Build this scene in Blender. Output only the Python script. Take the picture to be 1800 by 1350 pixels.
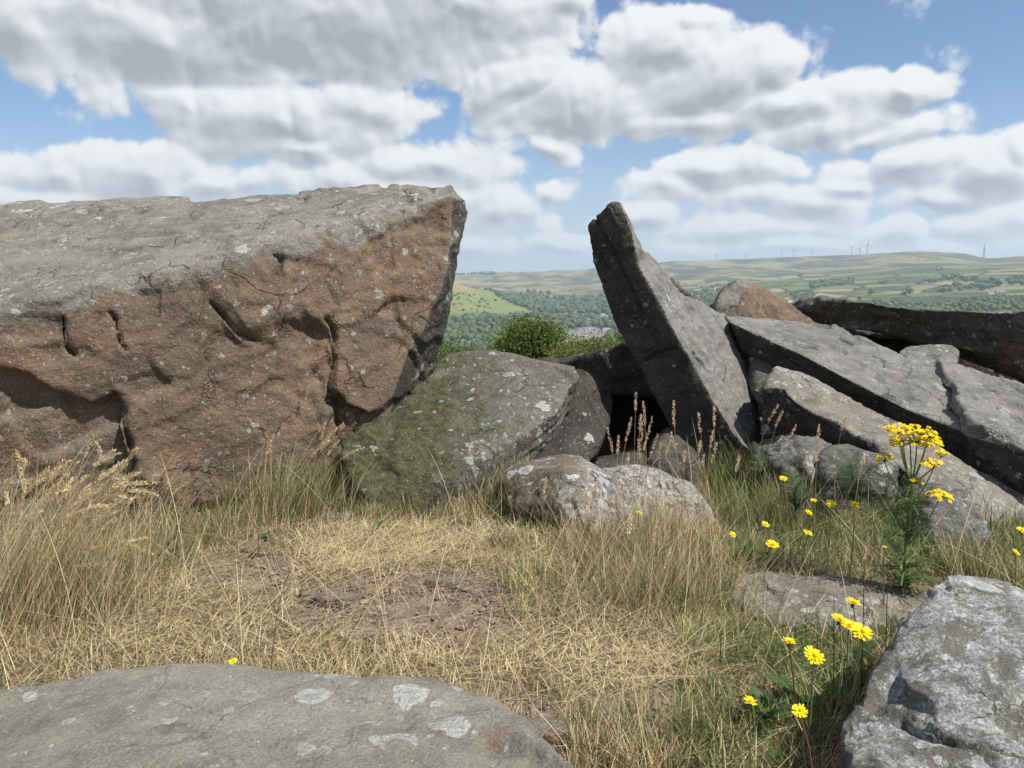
import bpy, bmesh, math, random
import numpy as np
from math import radians, sin, cos, tan, atan, atan2, pi, sqrt
from mathutils import Vector

# ------------------------------------------------------------------ scene, camera, light
for o in list(bpy.data.objects):
    bpy.data.objects.remove(o)
SC = bpy.context.scene
COL = SC.collection
SC.render.engine = 'CYCLES'
SC.cycles.use_denoising = True
SC.cycles.max_bounces = 6
SC.cycles.diffuse_bounces = 3
SC.cycles.glossy_bounces = 2
SC.cycles.transmission_bounces = 2
SC.cycles.volume_bounces = 1
SC.cycles.transparent_max_bounces = 8
SC.cycles.sample_clamp_indirect = 4.0
SC.view_settings.view_transform = 'Standard'
SC.view_settings.look = 'None'
SC.view_settings.gamma = 1.0
SC.view_settings.use_curve_mapping = False
SC.view_settings.exposure = 0.50

CAMZ, FPX, PITCH = 1.10, 1360.0, radians(7.75)
cam_data = bpy.data.cameras.new('camera')
cam = bpy.data.objects.new('camera', cam_data)
COL.objects.link(cam)
cam.location = (0, 0, CAMZ)
cam.rotation_euler = (pi / 2 - PITCH, 0, 0)
cam_data.sensor_width = 36.0
cam_data.lens = 36.0 * FPX / 1800.0
cam_data.clip_start = 0.05
cam_data.clip_end = 40000.0
SC.camera = cam

SUN_AZ, SUN_EL = radians(122), radians(54)          # clockwise from the view direction, +Y
SUN_DIR = Vector((cos(SUN_EL) * sin(SUN_AZ), cos(SUN_EL) * cos(SUN_AZ), sin(SUN_EL)))
sun_data = bpy.data.lights.new('sun', 'SUN')
sun_data.energy = 5.0
sun_data.angle = radians(0.6)
sun_data.color = (1.0, 0.955, 0.88)
sun = bpy.data.objects.new('sun', sun_data)
COL.objects.link(sun)
sun.location = (20, 0, 30)
sun.rotation_euler = (-SUN_DIR).to_track_quat('-Z', 'Y').to_euler()

# ------------------------------------------------------------------ pixel geometry
CP, SP = cos(PITCH), sin(PITCH)
def ray(px, py):
    a, b = (px - 900.0) / FPX, -(py - 675.0) / FPX
    return np.array([a, CP + b * SP, -SP + b * CP])
def at(px, py, Y):
    d = ray(px, py)
    return d * (Y / d[1]) + np.array([0, 0, CAMZ])
def g(px, py, z=0.0):
    d = ray(px, py)
    t = (z - CAMZ) / d[2]
    return d * t + np.array([0, 0, CAMZ])
def project(P):
    x, y, z = P[:, 0], P[:, 1], P[:, 2] - CAMZ
    f = y * CP - z * SP
    f = np.where(np.abs(f) < 1e-4, 1e-4, f)
    u = y * SP + z * CP
    return np.stack([900 + FPX * x / f, 675 - FPX * u / f], 1)
def azel(px, py):
    d = ray(px, py)
    return math.degrees(atan2(d[0], d[1])), math.degrees(atan2(d[2], math.hypot(d[0], d[1])))

# ------------------------------------------------------------------ node helpers
def nd(nt, typ, ins=None, **props):
    n = nt.nodes.new(typ)
    for k, v in props.items():
        setattr(n, k, v)
    for k, v in (ins or {}).items():
        if isinstance(v, bpy.types.NodeSocket):
            nt.links.new(v, n.inputs[k])
        else:
            n.inputs[k].default_value = v
    return n
def mth(nt, op, a, b=None, c=None, clamp=False):
    n = nt.nodes.new('ShaderNodeMath')
    n.operation = op
    n.use_clamp = clamp
    for i, v in enumerate((a, b, c)):
        if v is None:
            continue
        if isinstance(v, bpy.types.NodeSocket):
            nt.links.new(v, n.inputs[i])
        else:
            n.inputs[i].default_value = v
    return n.outputs[0]
def smooth(nt, v, lo, hi, olo=0.0, ohi=1.0):
    n = nd(nt, 'ShaderNodeMapRange', {0: v, 1: lo, 2: hi, 3: olo, 4: ohi}, interpolation_type='SMOOTHSTEP')
    return n.outputs[0]
def lin(nt, v, lo, hi, olo=0.0, ohi=1.0):
    return nd(nt, 'ShaderNodeMapRange', {0: v, 1: lo, 2: hi, 3: olo, 4: ohi}).outputs[0]
def mix(nt, fac, a, b, blend='MIX'):
    n = nt.nodes.new('ShaderNodeMix')
    n.data_type = 'RGBA'
    n.blend_type = blend
    for idx, v in ((0, fac), (6, a), (7, b)):
        if isinstance(v, bpy.types.NodeSocket):
            nt.links.new(v, n.inputs[idx])
        elif idx == 0:
            n.inputs[idx].default_value = v
        else:
            n.inputs[idx].default_value = tuple(v) + (1.0,) if len(v) == 3 else v
    return n.outputs[2]
def noise(nt, vec, scale, detail=4.0, rough=0.55, dist=0.0, dims='3D'):
    n = nd(nt, 'ShaderNodeTexNoise', {'Scale': scale, 'Detail': detail, 'Roughness': rough, 'Distortion': dist}, noise_dimensions=dims)
    if vec is not None:
        nt.links.new(vec, n.inputs['Vector'])
    return n.outputs[0]
def voro(nt, vec, scale, feature='F1', rnd=1.0, dims='3D', out='Distance'):
    n = nd(nt, 'ShaderNodeTexVoronoi', {'Scale': scale, 'Randomness': rnd}, feature=feature, voronoi_dimensions=dims)
    if vec is not None:
        nt.links.new(vec, n.inputs['Vector'])
    return n.outputs[out] if out else n

# ------------------------------------------------------------------ sky: clear sky with broken cumulus
W = bpy.data.worlds.new('World')
SC.world = W
W.use_nodes = True
wt = W.node_tree
wt.nodes.clear()
SKY_STRENGTH = 0.095

# cloud banks seen in the picture: centre px, centre py, half width, half height, thickness
CLOUDS = [
    (560, 20, 470, 130, 1.45), (300, 60, 330, 100, 1.25), (60, 50, 170, 90, .95), (820, 10, 230, 75, 1.15), (980, -10, 90, 45, .8),
    (470, 205, 300, 72, 1.0), (330, 185, 140, 55, .8), (640, 185, 140, 55, .9), (520, 250, 200, 40, .8),
    (250, 300, 130, 58, 1.0), (90, 300, 150, 50, .75), (420, 320, 150, 40, .7), (600, 320, 120, 36, .7),
    (760, 290, 150, 52, .85),
    (900, 150, 110, 75, .95), (1010, 180, 200, 76, 1.1), (1150, 90, 120, 80, 1.05), (1250, 140, 170, 86, 1.1), (1340, 120, 85, 52, 1.0),
    (1390, 175, 170, 62, 1.0), (1480, 215, 150, 52, .9), (1230, 205, 240, 50, .8), (1220, 35, 75, 32, .6),
    (1600, 160, 80, 46, 1.0), (1560, 235, 140, 38, .75),
    (950, 255, 70, 34, .9), (1600, 290, 200, 48, .85), (1740, 300, 110, 66, 1.0), (1790, 260, 70, 42, .8),
    (1290, 300, 130, 46, .95), (1180, 330, 110, 32, .7), (1400, 350, 190, 40, .8), (1560, 400, 120, 26, .7),
    (880, 370, 130, 48, .85), (955, 335, 60, 26, .7), (1300, 400, 220, 30, .65), (1750, 390, 140, 36, .7), (840, 430, 120, 26, .75), (990, 425, 90, 24, .7), (1130, 385, 100, 26, .75), (1230, 430, 110, 18, .7), (1420, 425, 130, 18, .7), (1660, 345, 150, 30, .85), (1700, 425, 120, 20, .75), (700, 340, 120, 30, .8), (1500, 320, 110, 26, .8), (60, 350, 170, 28, .8),
]

def cloud_group():
    ng = bpy.data.node_groups.new('cloud_field', 'ShaderNodeTree')
    ng.interface.new_socket('P', in_out='INPUT', socket_type='NodeSocketVector')
    ng.interface.new_socket('Base', in_out='OUTPUT', socket_type='NodeSocketFloat')
    ng.interface.new_socket('Relief', in_out='OUTPUT', socket_type='NodeSocketFloat')
    ng.interface.new_socket('Form', in_out='OUTPUT', socket_type='NodeSocketFloat')
    gi = ng.nodes.new('NodeGroupInput'); go = ng.nodes.new('NodeGroupOutput')
    P = gi.outputs['P']
    # billowing edges: warp the position
    wv = nd(ng, 'ShaderNodeTexNoise', {'Vector': P, 'Scale': .17, 'Detail': 1.0, 'Roughness': .4}, noise_dimensions='2D').outputs['Color']
    Q = nd(ng, 'ShaderNodeVectorMath', {0: wv, 1: (4.0, 1.8, 0), 2: P}, operation='MULTIPLY_ADD').outputs[0]
    acc = None
    for (px, py, hw, hh, wgt) in CLOUDS:
        a0, e0 = azel(px, py)
        a0 += 2.0; e0 += .9
        a1, _ = azel(px + hw, py); a2, _ = azel(px - hw, py)
        _, e1 = azel(px, py - hh); _, e2 = azel(px, py + hh)
        ra, re = (a1 - a2) / 2 * 1.3, (e1 - e2) / 2 * 1.35
        d = nd(ng, 'ShaderNodeVectorMath', {0: Q, 1: (1 / ra, 1 / re, 0), 2: (-a0 / ra, -e0 / re, 0)}, operation='MULTIPLY_ADD').outputs[0]
        v = nd(ng, 'ShaderNodeTexGradient', {0: d}, gradient_type='SPHERICAL').outputs['Fac']
        v = mth(ng, 'MULTIPLY', v, wgt * 1.9)
        acc = v if acc is None else mth(ng, 'MAXIMUM', acc, v)
    acc = mth(ng, 'SUBTRACT', acc, .40)
    sx = nd(ng, 'ShaderNodeSeparateXYZ', {0: P})
    # everywhere else the same broken cumulus goes on
    nb = nd(ng, 'ShaderNodeVectorMath', {0: P, 1: (1, 2.0, 1)}, operation='MULTIPLY').outputs[0]
    field = lin(ng, noise(ng, nb, .055, 2, .5, dims='2D'), .40, .66, -.9, 1.0)
    out_a = smooth(ng, mth(ng, 'ABSOLUTE', sx.outputs[0]), 33, 40)
    out_e = smooth(ng, sx.outputs[1], 19.5, 25)
    outm = mth(ng, 'MAXIMUM', out_a, out_e)
    base = nd(ng, 'ShaderNodeMix', {0: outm, 2: acc, 3: field}).outputs[0]
    # cauliflower relief
    n1 = noise(ng, P, .27, 9, .57, dims='2D')
    n0 = noise(ng, P, .27, 2, .50, dims='2D')
    b1 = voro(ng, Q, .30, dims='2D')
    b2 = voro(ng, Q, .74, dims='2D')
    bb = mth(ng, 'ADD', mth(ng, 'MULTIPLY_ADD', mth(ng, 'MULTIPLY', b1, b1), -.60, .18), mth(ng, 'MULTIPLY_ADD', mth(ng, 'MULTIPLY', b2, b2), -.26, .07))
    r = mth(ng, 'ADD', mth(ng, 'MULTIPLY_ADD', n1, 1.75, -.875), bb)
    fo = mth(ng, 'ADD', mth(ng, 'MULTIPLY_ADD', n0, 1.75, -.875), bb)
    ng.links.new(fo, go.inputs[2])
    ng.links.new(base, go.inputs[0]); ng.links.new(r, go.inputs[1])
    return ng

CG = cloud_group()
tc = wt.nodes.new('ShaderNodeTexCoord')
sep = nd(wt, 'ShaderNodeSeparateXYZ', {0: tc.outputs['Generated']})
az = mth(wt, 'MULTIPLY', mth(wt, 'ARCTAN2', sep.outputs[0], sep.outputs[1]), 180 / pi)
el = mth(wt, 'MULTIPLY', mth(wt, 'ARCSINE', sep.outputs[2]), 180 / pi)
pos = nd(wt, 'ShaderNodeCombineXYZ', {0: az, 1: el, 2: 0.0}).outputs[0]
def cloud_at(off):
    n = wt.nodes.new('ShaderNodeGroup'); n.node_tree = CG
    v = nd(wt, 'ShaderNodeVectorMath', {0: pos, 1: (off[0], off[1], 0)}, operation='ADD').outputs[0]
    wt.links.new(v, n.inputs[0])
    return n.outputs[0], n.outputs[1], n.outputs[2]
B0, R0, F0 = cloud_at((0, 0)); B1, R1, F1 = cloud_at((.30, .60))
D0 = mth(wt, 'ADD', B0, R0)
alpha = smooth(wt, D0, -.14, .34)
relief = mth(wt, 'ADD', mth(wt, 'SUBTRACT', F0, F1), mth(wt, 'MULTIPLY', mth(wt, 'SUBTRACT', R0, F0), .42))
body = mth(wt, 'SUBTRACT', mth(wt, 'MAXIMUM', B0, -.5), mth(wt, 'MAXIMUM', B1, -.5))
lit = mth(wt, 'ADD', mth(wt, 'MULTIPLY', relief, .80), mth(wt, 'MULTIPLY', body, .80))
thick = mth(wt, 'MULTIPLY', smooth(wt, B1, .15, 1.5), -.46)
lit = mth(wt, 'ADD', mth(wt, 'ADD', lit, thick), .715, clamp=True)
ramp = wt.nodes.new('ShaderNodeValToRGB')
wt.links.new(lit, ramp.inputs[0])
cr = ramp.color_ramp
cr.elements[0].position = 0.0; cr.elements[0].color = (.40, .42, .455, 1)
cr.elements[1].position = 1.0; cr.elements[1].color = (.97, .97, .965, 1)
e = cr.elements.new(.45); e.color = (.645, .665, .70, 1)
e = cr.elements.new(.72); e.color = (.85, .862, .88, 1)
sky = nd(wt, 'ShaderNodeTexSky', sky_type='NISHITA')
sky.sun_disc = False
sky.sun_elevation = SUN_EL
sky.sun_rotation = SUN_AZ
sky.altitude = 300
sky.air_density = 1.0
sky.dust_density = .35
sky.ozone_density = 3.5
skyc = mix(wt, 1.0, sky.outputs[0], (SKY_STRENGTH * 1.08, SKY_STRENGTH * 1.19, SKY_STRENGTH * 1.33), 'MULTIPLY')
veil = mth(wt, 'MULTIPLY', smooth(wt, el, -2.0, 13.0, .86, .02), lin(wt, R0, -.8, .6, .7, 1.05), clamp=True)
skyc = mix(wt, veil, skyc, (.60, .68, .775))
cloudc = mix(wt, smooth(wt, el, -1.0, 8.0, .42, 0.0), ramp.outputs[0], (.66, .715, .775))
final = mix(wt, mth(wt, 'MULTIPLY', alpha, .97), skyc, cloudc)
# towards the ground side of the world nothing but dim earth light
bg = nd(wt, 'ShaderNodeBackground', {0: mix(wt, 1.0, final, (.70, .70, .70), 'MULTIPLY'), 1: 1.0})
wo = wt.nodes.new('ShaderNodeOutputWorld')
wt.links.new(bg.outputs[0], wo.inputs[0])
W.cycles.sampling_method = 'NONE'

# ------------------------------------------------------------------ numpy noise
def _hash(ix, iy, iz, seed):
    h = (ix.astype(np.int64) * 374761393 + iy.astype(np.int64) * 668265263 + iz.astype(np.int64) * 2147483647 + seed * 974634777) & 0xffffffff
    h = ((h ^ (h >> 13)) * 1274126177) & 0xffffffff
    h = ((h ^ (h >> 16)) * 2246822519) & 0xffffffff
    return (h ^ (h >> 15)) & 0xffffffff
def vnoise(P, seed=0):
    """smooth gradient noise, about -1..1"""
    i = np.floor(P).astype(np.int64); f = P - i
    u = f * f * f * (f * (f * 6 - 15) + 10)
    res = 0.0
    for dx in (0, 1):
        wx = u[:, 0] if dx else 1 - u[:, 0]
        for dy in (0, 1):
            wy = u[:, 1] if dy else 1 - u[:, 1]
            for dz in (0, 1):
                wz = u[:, 2] if dz else 1 - u[:, 2]
                h = _hash(i[:, 0] + dx, i[:, 1] + dy, i[:, 2] + dz, seed)
                gx = (h & 1023) / 511.5 - 1; gy = ((h >> 10) & 1023) / 511.5 - 1; gz = ((h >> 20) & 1023) / 511.5 - 1
                res = res + wx * wy * wz * (gx * (f[:, 0] - dx) + gy * (f[:, 1] - dy) + gz * (f[:, 2] - dz))
    return res * 1.6
def fbm(P, oct=4, gain=.5, lac=2.03, seed=0):
    a, s, r = 1.0, 1.0, 0.0
    for k in range(oct):
        r = r + a * vnoise(P * s + 17.3 * k, seed + k)
        a *= gain; s *= lac
    return r
def facet(P, seed=0):
    """broken stone: every cell a flat chip with its own tilt and level"""
    i = np.floor(P).astype(np.int64)
    best = np.full(len(P), 1e9); val = np.zeros(len(P))
    for dx in (-1, 0, 1):
        for dy in (-1, 0, 1):
            for dz in (-1, 0, 1):
                c = i + np.array([dx, dy, dz])
                h = _hash(c[:, 0], c[:, 1], c[:, 2], seed); h2 = _hash(c[:, 0], c[:, 1], c[:, 2], seed + 91)
                q = c + np.stack([(h & 1023) / 1023, ((h >> 10) & 1023) / 1023, ((h >> 20) & 1023) / 1023], 1)
                dlt = P - q
                d = (dlt ** 2).sum(1)
                t = ((h2 & 1023) / 511.5 - 1) * dlt[:, 0] + (((h2 >> 10) & 1023) / 511.5 - 1) * dlt[:, 1] + (((h2 >> 20) & 1023) / 511.5 - 1) * dlt[:, 2]
                t = t + ((h2 >> 5) & 255) / 255 * .6 - .3
                m = d < best
                best = np.where(m, d, best); val = np.where(m, t, val)
    return val
def sstep(x, a, b):
    t = np.clip((x - a) / (b - a), 0, 1)
    return t * t * (3 - 2 * t)
def poly_sd(Q, poly):
    """signed distance (inside positive) of 2D points to a polygon"""
    poly = np.asarray(poly, float); n = len(poly)
    d = np.full(len(Q), 1e18); inside = np.zeros(len(Q), bool)
    for k in range(n):
        a, b = poly[k], poly[(k + 1) % n]
        ab = b - a
        t = np.clip(((Q - a) @ ab) / max(ab @ ab, 1e-9), 0, 1)
        d = np.minimum(d, ((Q - a - t[:, None] * ab) ** 2).sum(1))
        c = ((a[1] > Q[:, 1]) != (b[1] > Q[:, 1]))
        xx = (b[0] - a[0]) * (Q[:, 1] - a[1]) / ((b[1] - a[1]) if b[1] != a[1] else 1e-9) + a[0]
        inside ^= c & (Q[:, 0] < xx)
    d = np.sqrt(d)
    return np.where(inside, d, -d)
def line_d(Q, pts):
    pts = np.asarray(pts, float)
    d = np.full(len(Q), 1e18)
    for a, b in zip(pts[:-1], pts[1:]):
        ab = b - a
        t = np.clip(((Q - a) @ ab) / max(ab @ ab, 1e-9), 0, 1)
        d = np.minimum(d, ((Q - a - t[:, None] * ab) ** 2).sum(1))
    return np.sqrt(d)

# ------------------------------------------------------------------ tagging
def tag(o, label=None, cat=None, group=None, kind=None):
    if label: o['label'] = label
    if cat: o['category'] = cat
    if group: o['group'] = group
    if kind: o['kind'] = kind
    return o
def link(name, me, parent=None, loc=None):
    o = bpy.data.objects.new(name, me)
    COL.objects.link(o)
    if parent is not None: o.parent = parent
    if loc is not None: o.location = loc
    return o
def mesh_np(name, V, F, mat, smooth_shade=True, attrs=None, colattr=None):
    """fast mesh from arrays; F is (n,3) or (n,4)"""
    me = bpy.data.meshes.new(name)
    V = np.asarray(V, np.float32); F = np.asarray(F, np.int32)
    k = F.shape[1]
    me.vertices.add(len(V)); me.vertices.foreach_set('co', V.ravel())
    me.loops.add(F.size); me.loops.foreach_set('vertex_index', F.ravel())
    me.polygons.add(len(F)); me.polygons.foreach_set('loop_start', np.arange(0, F.size, k, dtype=np.int32))
    me.polygons.foreach_set('loop_total', np.full(len(F), k, np.int32))
    me.polygons.foreach_set('use_smooth', np.full(len(F), bool(smooth_shade)))
    me.update(calc_edges=True)
    for an, av in (attrs or {}).items():
        a = me.attributes.new(an, 'FLOAT', 'POINT'); a.data.foreach_set('value', np.asarray(av, np.float32))
    for an, av in (colattr or {}).items():
        a = me.attributes.new(an, 'FLOAT_COLOR', 'POINT')
        c = np.ones((len(V), 4), np.float32); c[:, :3] = av
        a.data.foreach_set('color', c.ravel())
    if mat is not None: me.materials.append(mat)
    return me

# ------------------------------------------------------------------ rock material
def rock_mat(name, grey_a, grey_b, brown_a=(.168, .117, .080), brown_b=(.108, .081, .061), moss=(.050, .050, .022), lichen=(.44, .445, .415),
             lich_big=.35, lich_small=.5, speck=.5, grain=1.0, streak=(1, 1, 1), bump=1.0, yellow=0.0, big_scale=9.0, sheet=.25, fine_scale=110.0, sheet_lo=.535, crack=.8):
    m = bpy.data.materials.new(name); m.use_nodes = True
    nt = m.node_tree; nt.nodes.clear()
    tcx = nt.nodes.new('ShaderNodeTexCoord'); P = tcx.outputs['Object']
    Ps = nd(nt, 'ShaderNodeVectorMath', {0: P, 1: streak}, operation='MULTIPLY').outputs[0]
    wn = nd(nt, 'ShaderNodeTexNoise', {'Vector': P, 'Scale': 14.0, 'Detail': 3.0}).outputs['Color']
    Pw = nd(nt, 'ShaderNodeVectorMath', {0: wn, 1: (.05, .05, .05), 2: P}, operation='MULTIPLY_ADD').outputs[0]
    big = noise(nt, Ps, 2.2, 6, .6)
    mid = noise(nt, Ps, 11.0, 5, .62)
    fine = noise(nt, P, fine_scale, 4, .75)
    ab = nd(nt, 'ShaderNodeAttribute', attribute_name='brown').outputs['Fac']
    am = nd(nt, 'ShaderNodeAttribute', attribute_name='moss').outputs['Fac']
    al = nd(nt, 'ShaderNodeAttribute', attribute_name='lichen').outputs['Fac']
    t = smooth(nt, mth(nt, 'ADD', mth(nt, 'MULTIPLY', big, .6), mth(nt, 'MULTIPLY', mid, .4)), .40, .60)
    grey = mix(nt, t, grey_a, grey_b)
    # dark crust of old algae, in patches
    crust_shade = smooth(nt, noise(nt, Ps, 5.0, 7, .68, .4), .54, .70)
    grey = mix(nt, mth(nt, 'MULTIPLY', crust_shade, .55), grey, tuple(.45 * v for v in grey_a))
    bt = smooth(nt, noise(nt, P, 3.6, 6, .62, .5), .36, .66)
    brown = mix(nt, bt, brown_a, brown_b)
    olive = smooth(nt, noise(nt, P, 1.5, 5, .6, .3), .46, .62)
    brown = mix(nt, mth(nt, 'MULTIPLY', olive, .5), brown, (.100, .083, .058))
    rust = smooth(nt, noise(nt, P, 4.3, 5, .6, .8), .53, .68)
    brown = mix(nt, mth(nt, 'MULTIPLY', rust, .65), brown, (.205, .126, .076))
    bm = smooth(nt, mth(nt, 'ADD', ab, mth(nt, 'MULTIPLY', mth(nt, 'SUBTRACT', noise(nt, P, 6.0, 7, .66), .5), 1.7)), .34, .66)
    c = mix(nt, bm, grey, brown)
    mm = smooth(nt, mth(nt, 'ADD', am, mth(nt, 'MULTIPLY', mth(nt, 'SUBTRACT', noise(nt, P, 8.0, 6, .65), .5), 1.5)), .30, .88)
    mossc = mix(nt, smooth(nt, noise(nt, P, 22, 6, .7), .36, .64), tuple(.62 * q for q in moss), (moss[0] * 1.9, moss[1] * 2.05, moss[2] * 1.6))
    c = mix(nt, mth(nt, 'MULTIPLY', mm, .85), c, mossc)
    ac = nd(nt, 'ShaderNodeAttribute', attribute_name='crust_shade').outputs['Fac']  # mask for shade painted onto side faces, undercuts and hollow stones
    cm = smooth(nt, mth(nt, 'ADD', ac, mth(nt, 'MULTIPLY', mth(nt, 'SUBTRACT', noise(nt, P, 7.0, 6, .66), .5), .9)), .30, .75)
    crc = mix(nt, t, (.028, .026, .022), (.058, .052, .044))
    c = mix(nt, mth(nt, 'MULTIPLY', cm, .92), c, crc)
    # hairline fractures
    fw = nd(nt, 'ShaderNodeTexNoise', {'Vector': P, 'Scale': 3.0, 'Detail': 5.0, 'Roughness': .6}).outputs['Color']
    Pf = nd(nt, 'ShaderNodeVectorMath', {0: fw, 1: (.34, .34, .34), 2: P}, operation='MULTIPLY_ADD').outputs[0]
    fr = mth(nt, 'MULTIPLY', smooth(nt, voro(nt, Pf, 3.3, 'DISTANCE_TO_EDGE'), .004, .022, 1, 0), smooth(nt, noise(nt, P, 2.3, 3, .6), .47, .60))
    fr = mth(nt, 'MULTIPLY', fr, crack)
    c = mix(nt, mth(nt, 'MULTIPLY', fr, .75), c, (.020, .018, .015))
    # sand grain
    gr = lin(nt, fine, .25, .75, 1 - .52 * grain, 1 + .52 * grain)
    gcol = nd(nt, 'ShaderNodeCombineXYZ', {0: gr, 1: gr, 2: gr}).outputs[0]
    c = mix(nt, 1.0, c, gcol, 'MULTIPLY')
    if yellow > 0:
        ym = smooth(nt, noise(nt, Ps, 9.0, 6, .7, .6), .58, .70)
        c = mix(nt, mth(nt, 'MULTIPLY', ym, yellow), c, (.26, .205, .095))
    # crustose lichen: ragged pale discs of several sizes
    hgt = None
    edge = mth(nt, 'MULTIPLY', mth(nt, 'SUBTRACT', noise(nt, P, 42, 5, .68), .5), .55)
    def discs(scale, keep, rad, strength, cval):
        nonlocal c, hgt
        v = nd(nt, 'ShaderNodeTexVoronoi', {'Vector': Pw, 'Scale': scale}, feature='F1')
        s3 = nd(nt, 'ShaderNodeSeparateColor', {0: v.outputs['Color']})
        r = mth(nt, 'MULTIPLY', rad, mth(nt, 'MULTIPLY_ADD', s3.outputs[1], .75, .35))
        patch = lin(nt, noise(nt, P, 2.1, 3, .6), .36, .64, .25, 1.75)
        k = mth(nt, 'MULTIPLY', mth(nt, 'MULTIPLY', al, patch), keep * 2.0)
        on = mth(nt, 'LESS_THAN', s3.outputs[0], k)
        d = mth(nt, 'ADD', v.outputs['Distance'], edge)
        f = smooth(nt, mth(nt, 'SUBTRACT', r, d), 0.0, .07)
        inner = smooth(nt, mth(nt, 'SUBTRACT', r, d), .06, .24)
        f = mth(nt, 'MULTIPLY', mth(nt, 'MULTIPLY', mth(nt, 'MULTIPLY', f, on), strength), mth(nt, 'MULTIPLY_ADD', brk, .55, .45))
        body = mix(nt, s3.outputs[2], cval, tuple(.68 * q for q in cval))
        body = mix(nt, mth(nt, 'MULTIPLY', inner, mth(nt, 'MULTIPLY_ADD', s3.outputs[2], .5, .25)), body, (.17, .172, .155))
        body = mix(nt, smooth(nt, noise(nt, P, 90, 3, .7), .45, .62, 0, .55), body, tuple(.5 * q for q in cval))
        body = mix(nt, 1.0, body, gcol, 'MULTIPLY')
        c = mix(nt, f, c, body)
        hgt = f if hgt is None else mth(nt, 'MAXIMUM', hgt, f)
    sh = smooth(nt, mth(nt, 'ADD', noise(nt, P, 7.5, 10, .76, .4), mth(nt, 'MULTIPLY', mth(nt, 'SUBTRACT', al, .5), .16))  , sheet_lo, sheet_lo + .065)
    shc = mix(nt, smooth(nt, noise(nt, P, 55, 6, .75), .40, .62), tuple(.42 * q for q in lichen), tuple(.84 * q for q in lichen))
    shc = mix(nt, mth(nt, 'MULTIPLY', smooth(nt, noise(nt, P, 5, 4, .6), .55, .68), .5), shc, (.30, .31, .17))
    brk = smooth(nt, noise(nt, P, fine_scale * .8, 5, .8), .36, .56)
    shf = mth(nt, 'MULTIPLY', mth(nt, 'MULTIPLY', sh, sheet), mth(nt, 'MULTIPLY_ADD', brk, .8, .2))
    c = mix(nt, shf, c, mix(nt, 1.0, shc, gcol, 'MULTIPLY'))
    hgt = shf
    if lich_big > 0: discs(big_scale, lich_big, .46, .92, lichen)
    if lich_small > 0: discs(big_scale * 2.9, lich_small, .44, .85, tuple(.92 * q for q in lichen))
    if speck > 0: discs(big_scale * 9.5, speck, .42, .75, tuple(.95 * q for q in lichen))
    bs = nd(nt, 'ShaderNodeBsdfPrincipled', {'Base Color': c, 'Roughness': .92})
    bs.inputs['Specular IOR Level'].default_value = .25
    h = mth(nt, 'ADD', mth(nt, 'MULTIPLY', fine, .0030 * grain), mth(nt, 'MULTIPLY', noise(nt, P, 26, 7, .66), .016))
    h = mth(nt, 'ADD', h, mth(nt, 'MULTIPLY', mid, .02))
    h = mth(nt, 'ADD', h, mth(nt, 'MULTIPLY', hgt, .0016)) if hgt is not None else h
    h = mth(nt, 'ADD', h, mth(nt, 'MULTIPLY', mm, mth(nt, 'MULTIPLY', noise(nt, P, 48, 5, .7), .030)))
    h = mth(nt, 'SUBTRACT', h, mth(nt, 'MULTIPLY', fr, .010))
    b = nd(nt, 'ShaderNodeBump', {'Height': h, 'Strength': .9 * bump, 'Distance': 1.0})
    nt.links.new(b.outputs[0], bs.inputs['Normal'])
    out = nt.nodes.new('ShaderNodeOutputMaterial')
    nt.links.new(bs.outputs[0], out.inputs[0])
    return m

M_LEFT = rock_mat('gritstone_boulder', (.130, .116, .098), (.195, .180, .158), lich_big=.20, lich_small=.26, speck=.50, yellow=.45, streak=(1, 1, 1.25), big_scale=8.5)
M_GREY = rock_mat('gritstone_grey', (.112, .108, .097), (.185, .18, .163), lich_big=.06, lich_small=.20, speck=.34, streak=(.8, .8, 1.9))
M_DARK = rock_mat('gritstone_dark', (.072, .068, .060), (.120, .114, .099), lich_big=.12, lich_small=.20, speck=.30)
M_TAN = rock_mat('gritstone_tan', (.128, .113, .092), (.195, .176, .147), lich_big=.34, lich_small=.42, speck=.45, yellow=.3, streak=(.9, .9, 1.8))
M_LICH = rock_mat('gritstone_lichened', (.098, .092, .075), (.165, .156, .13), lichen=(.52, .535, .53), lich_big=.42, lich_small=.34, speck=.35, yellow=.4, big_scale=9, sheet=.95, fine_scale=190, sheet_lo=.475, crack=.9)
M_MOSS = rock_mat('gritstone_mossy', (.088, .085, .068), (.140, .136, .110), lich_big=.16, lich_small=.34, speck=.4, streak=(1, 1, 1.3), big_scale=11)
M_PALE = rock_mat('gritstone_white_patched', (.115, .092, .068), (.180, .148, .112), lichen=(.56, .565, .55), lich_big=.55, lich_small=.5, speck=.45, big_scale=11, sheet=.5, sheet_lo=.52, fine_scale=130)
M_FORE = rock_mat('gritstone_foreground', (.132, .121, .098), (.192, .180, .150), lichen=(.40, .405, .39), lich_big=.26, lich_small=.14, speck=.14, big_scale=9, sheet=.16, fine_scale=170, grain=.95, bump=.75, crack=.3)

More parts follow.
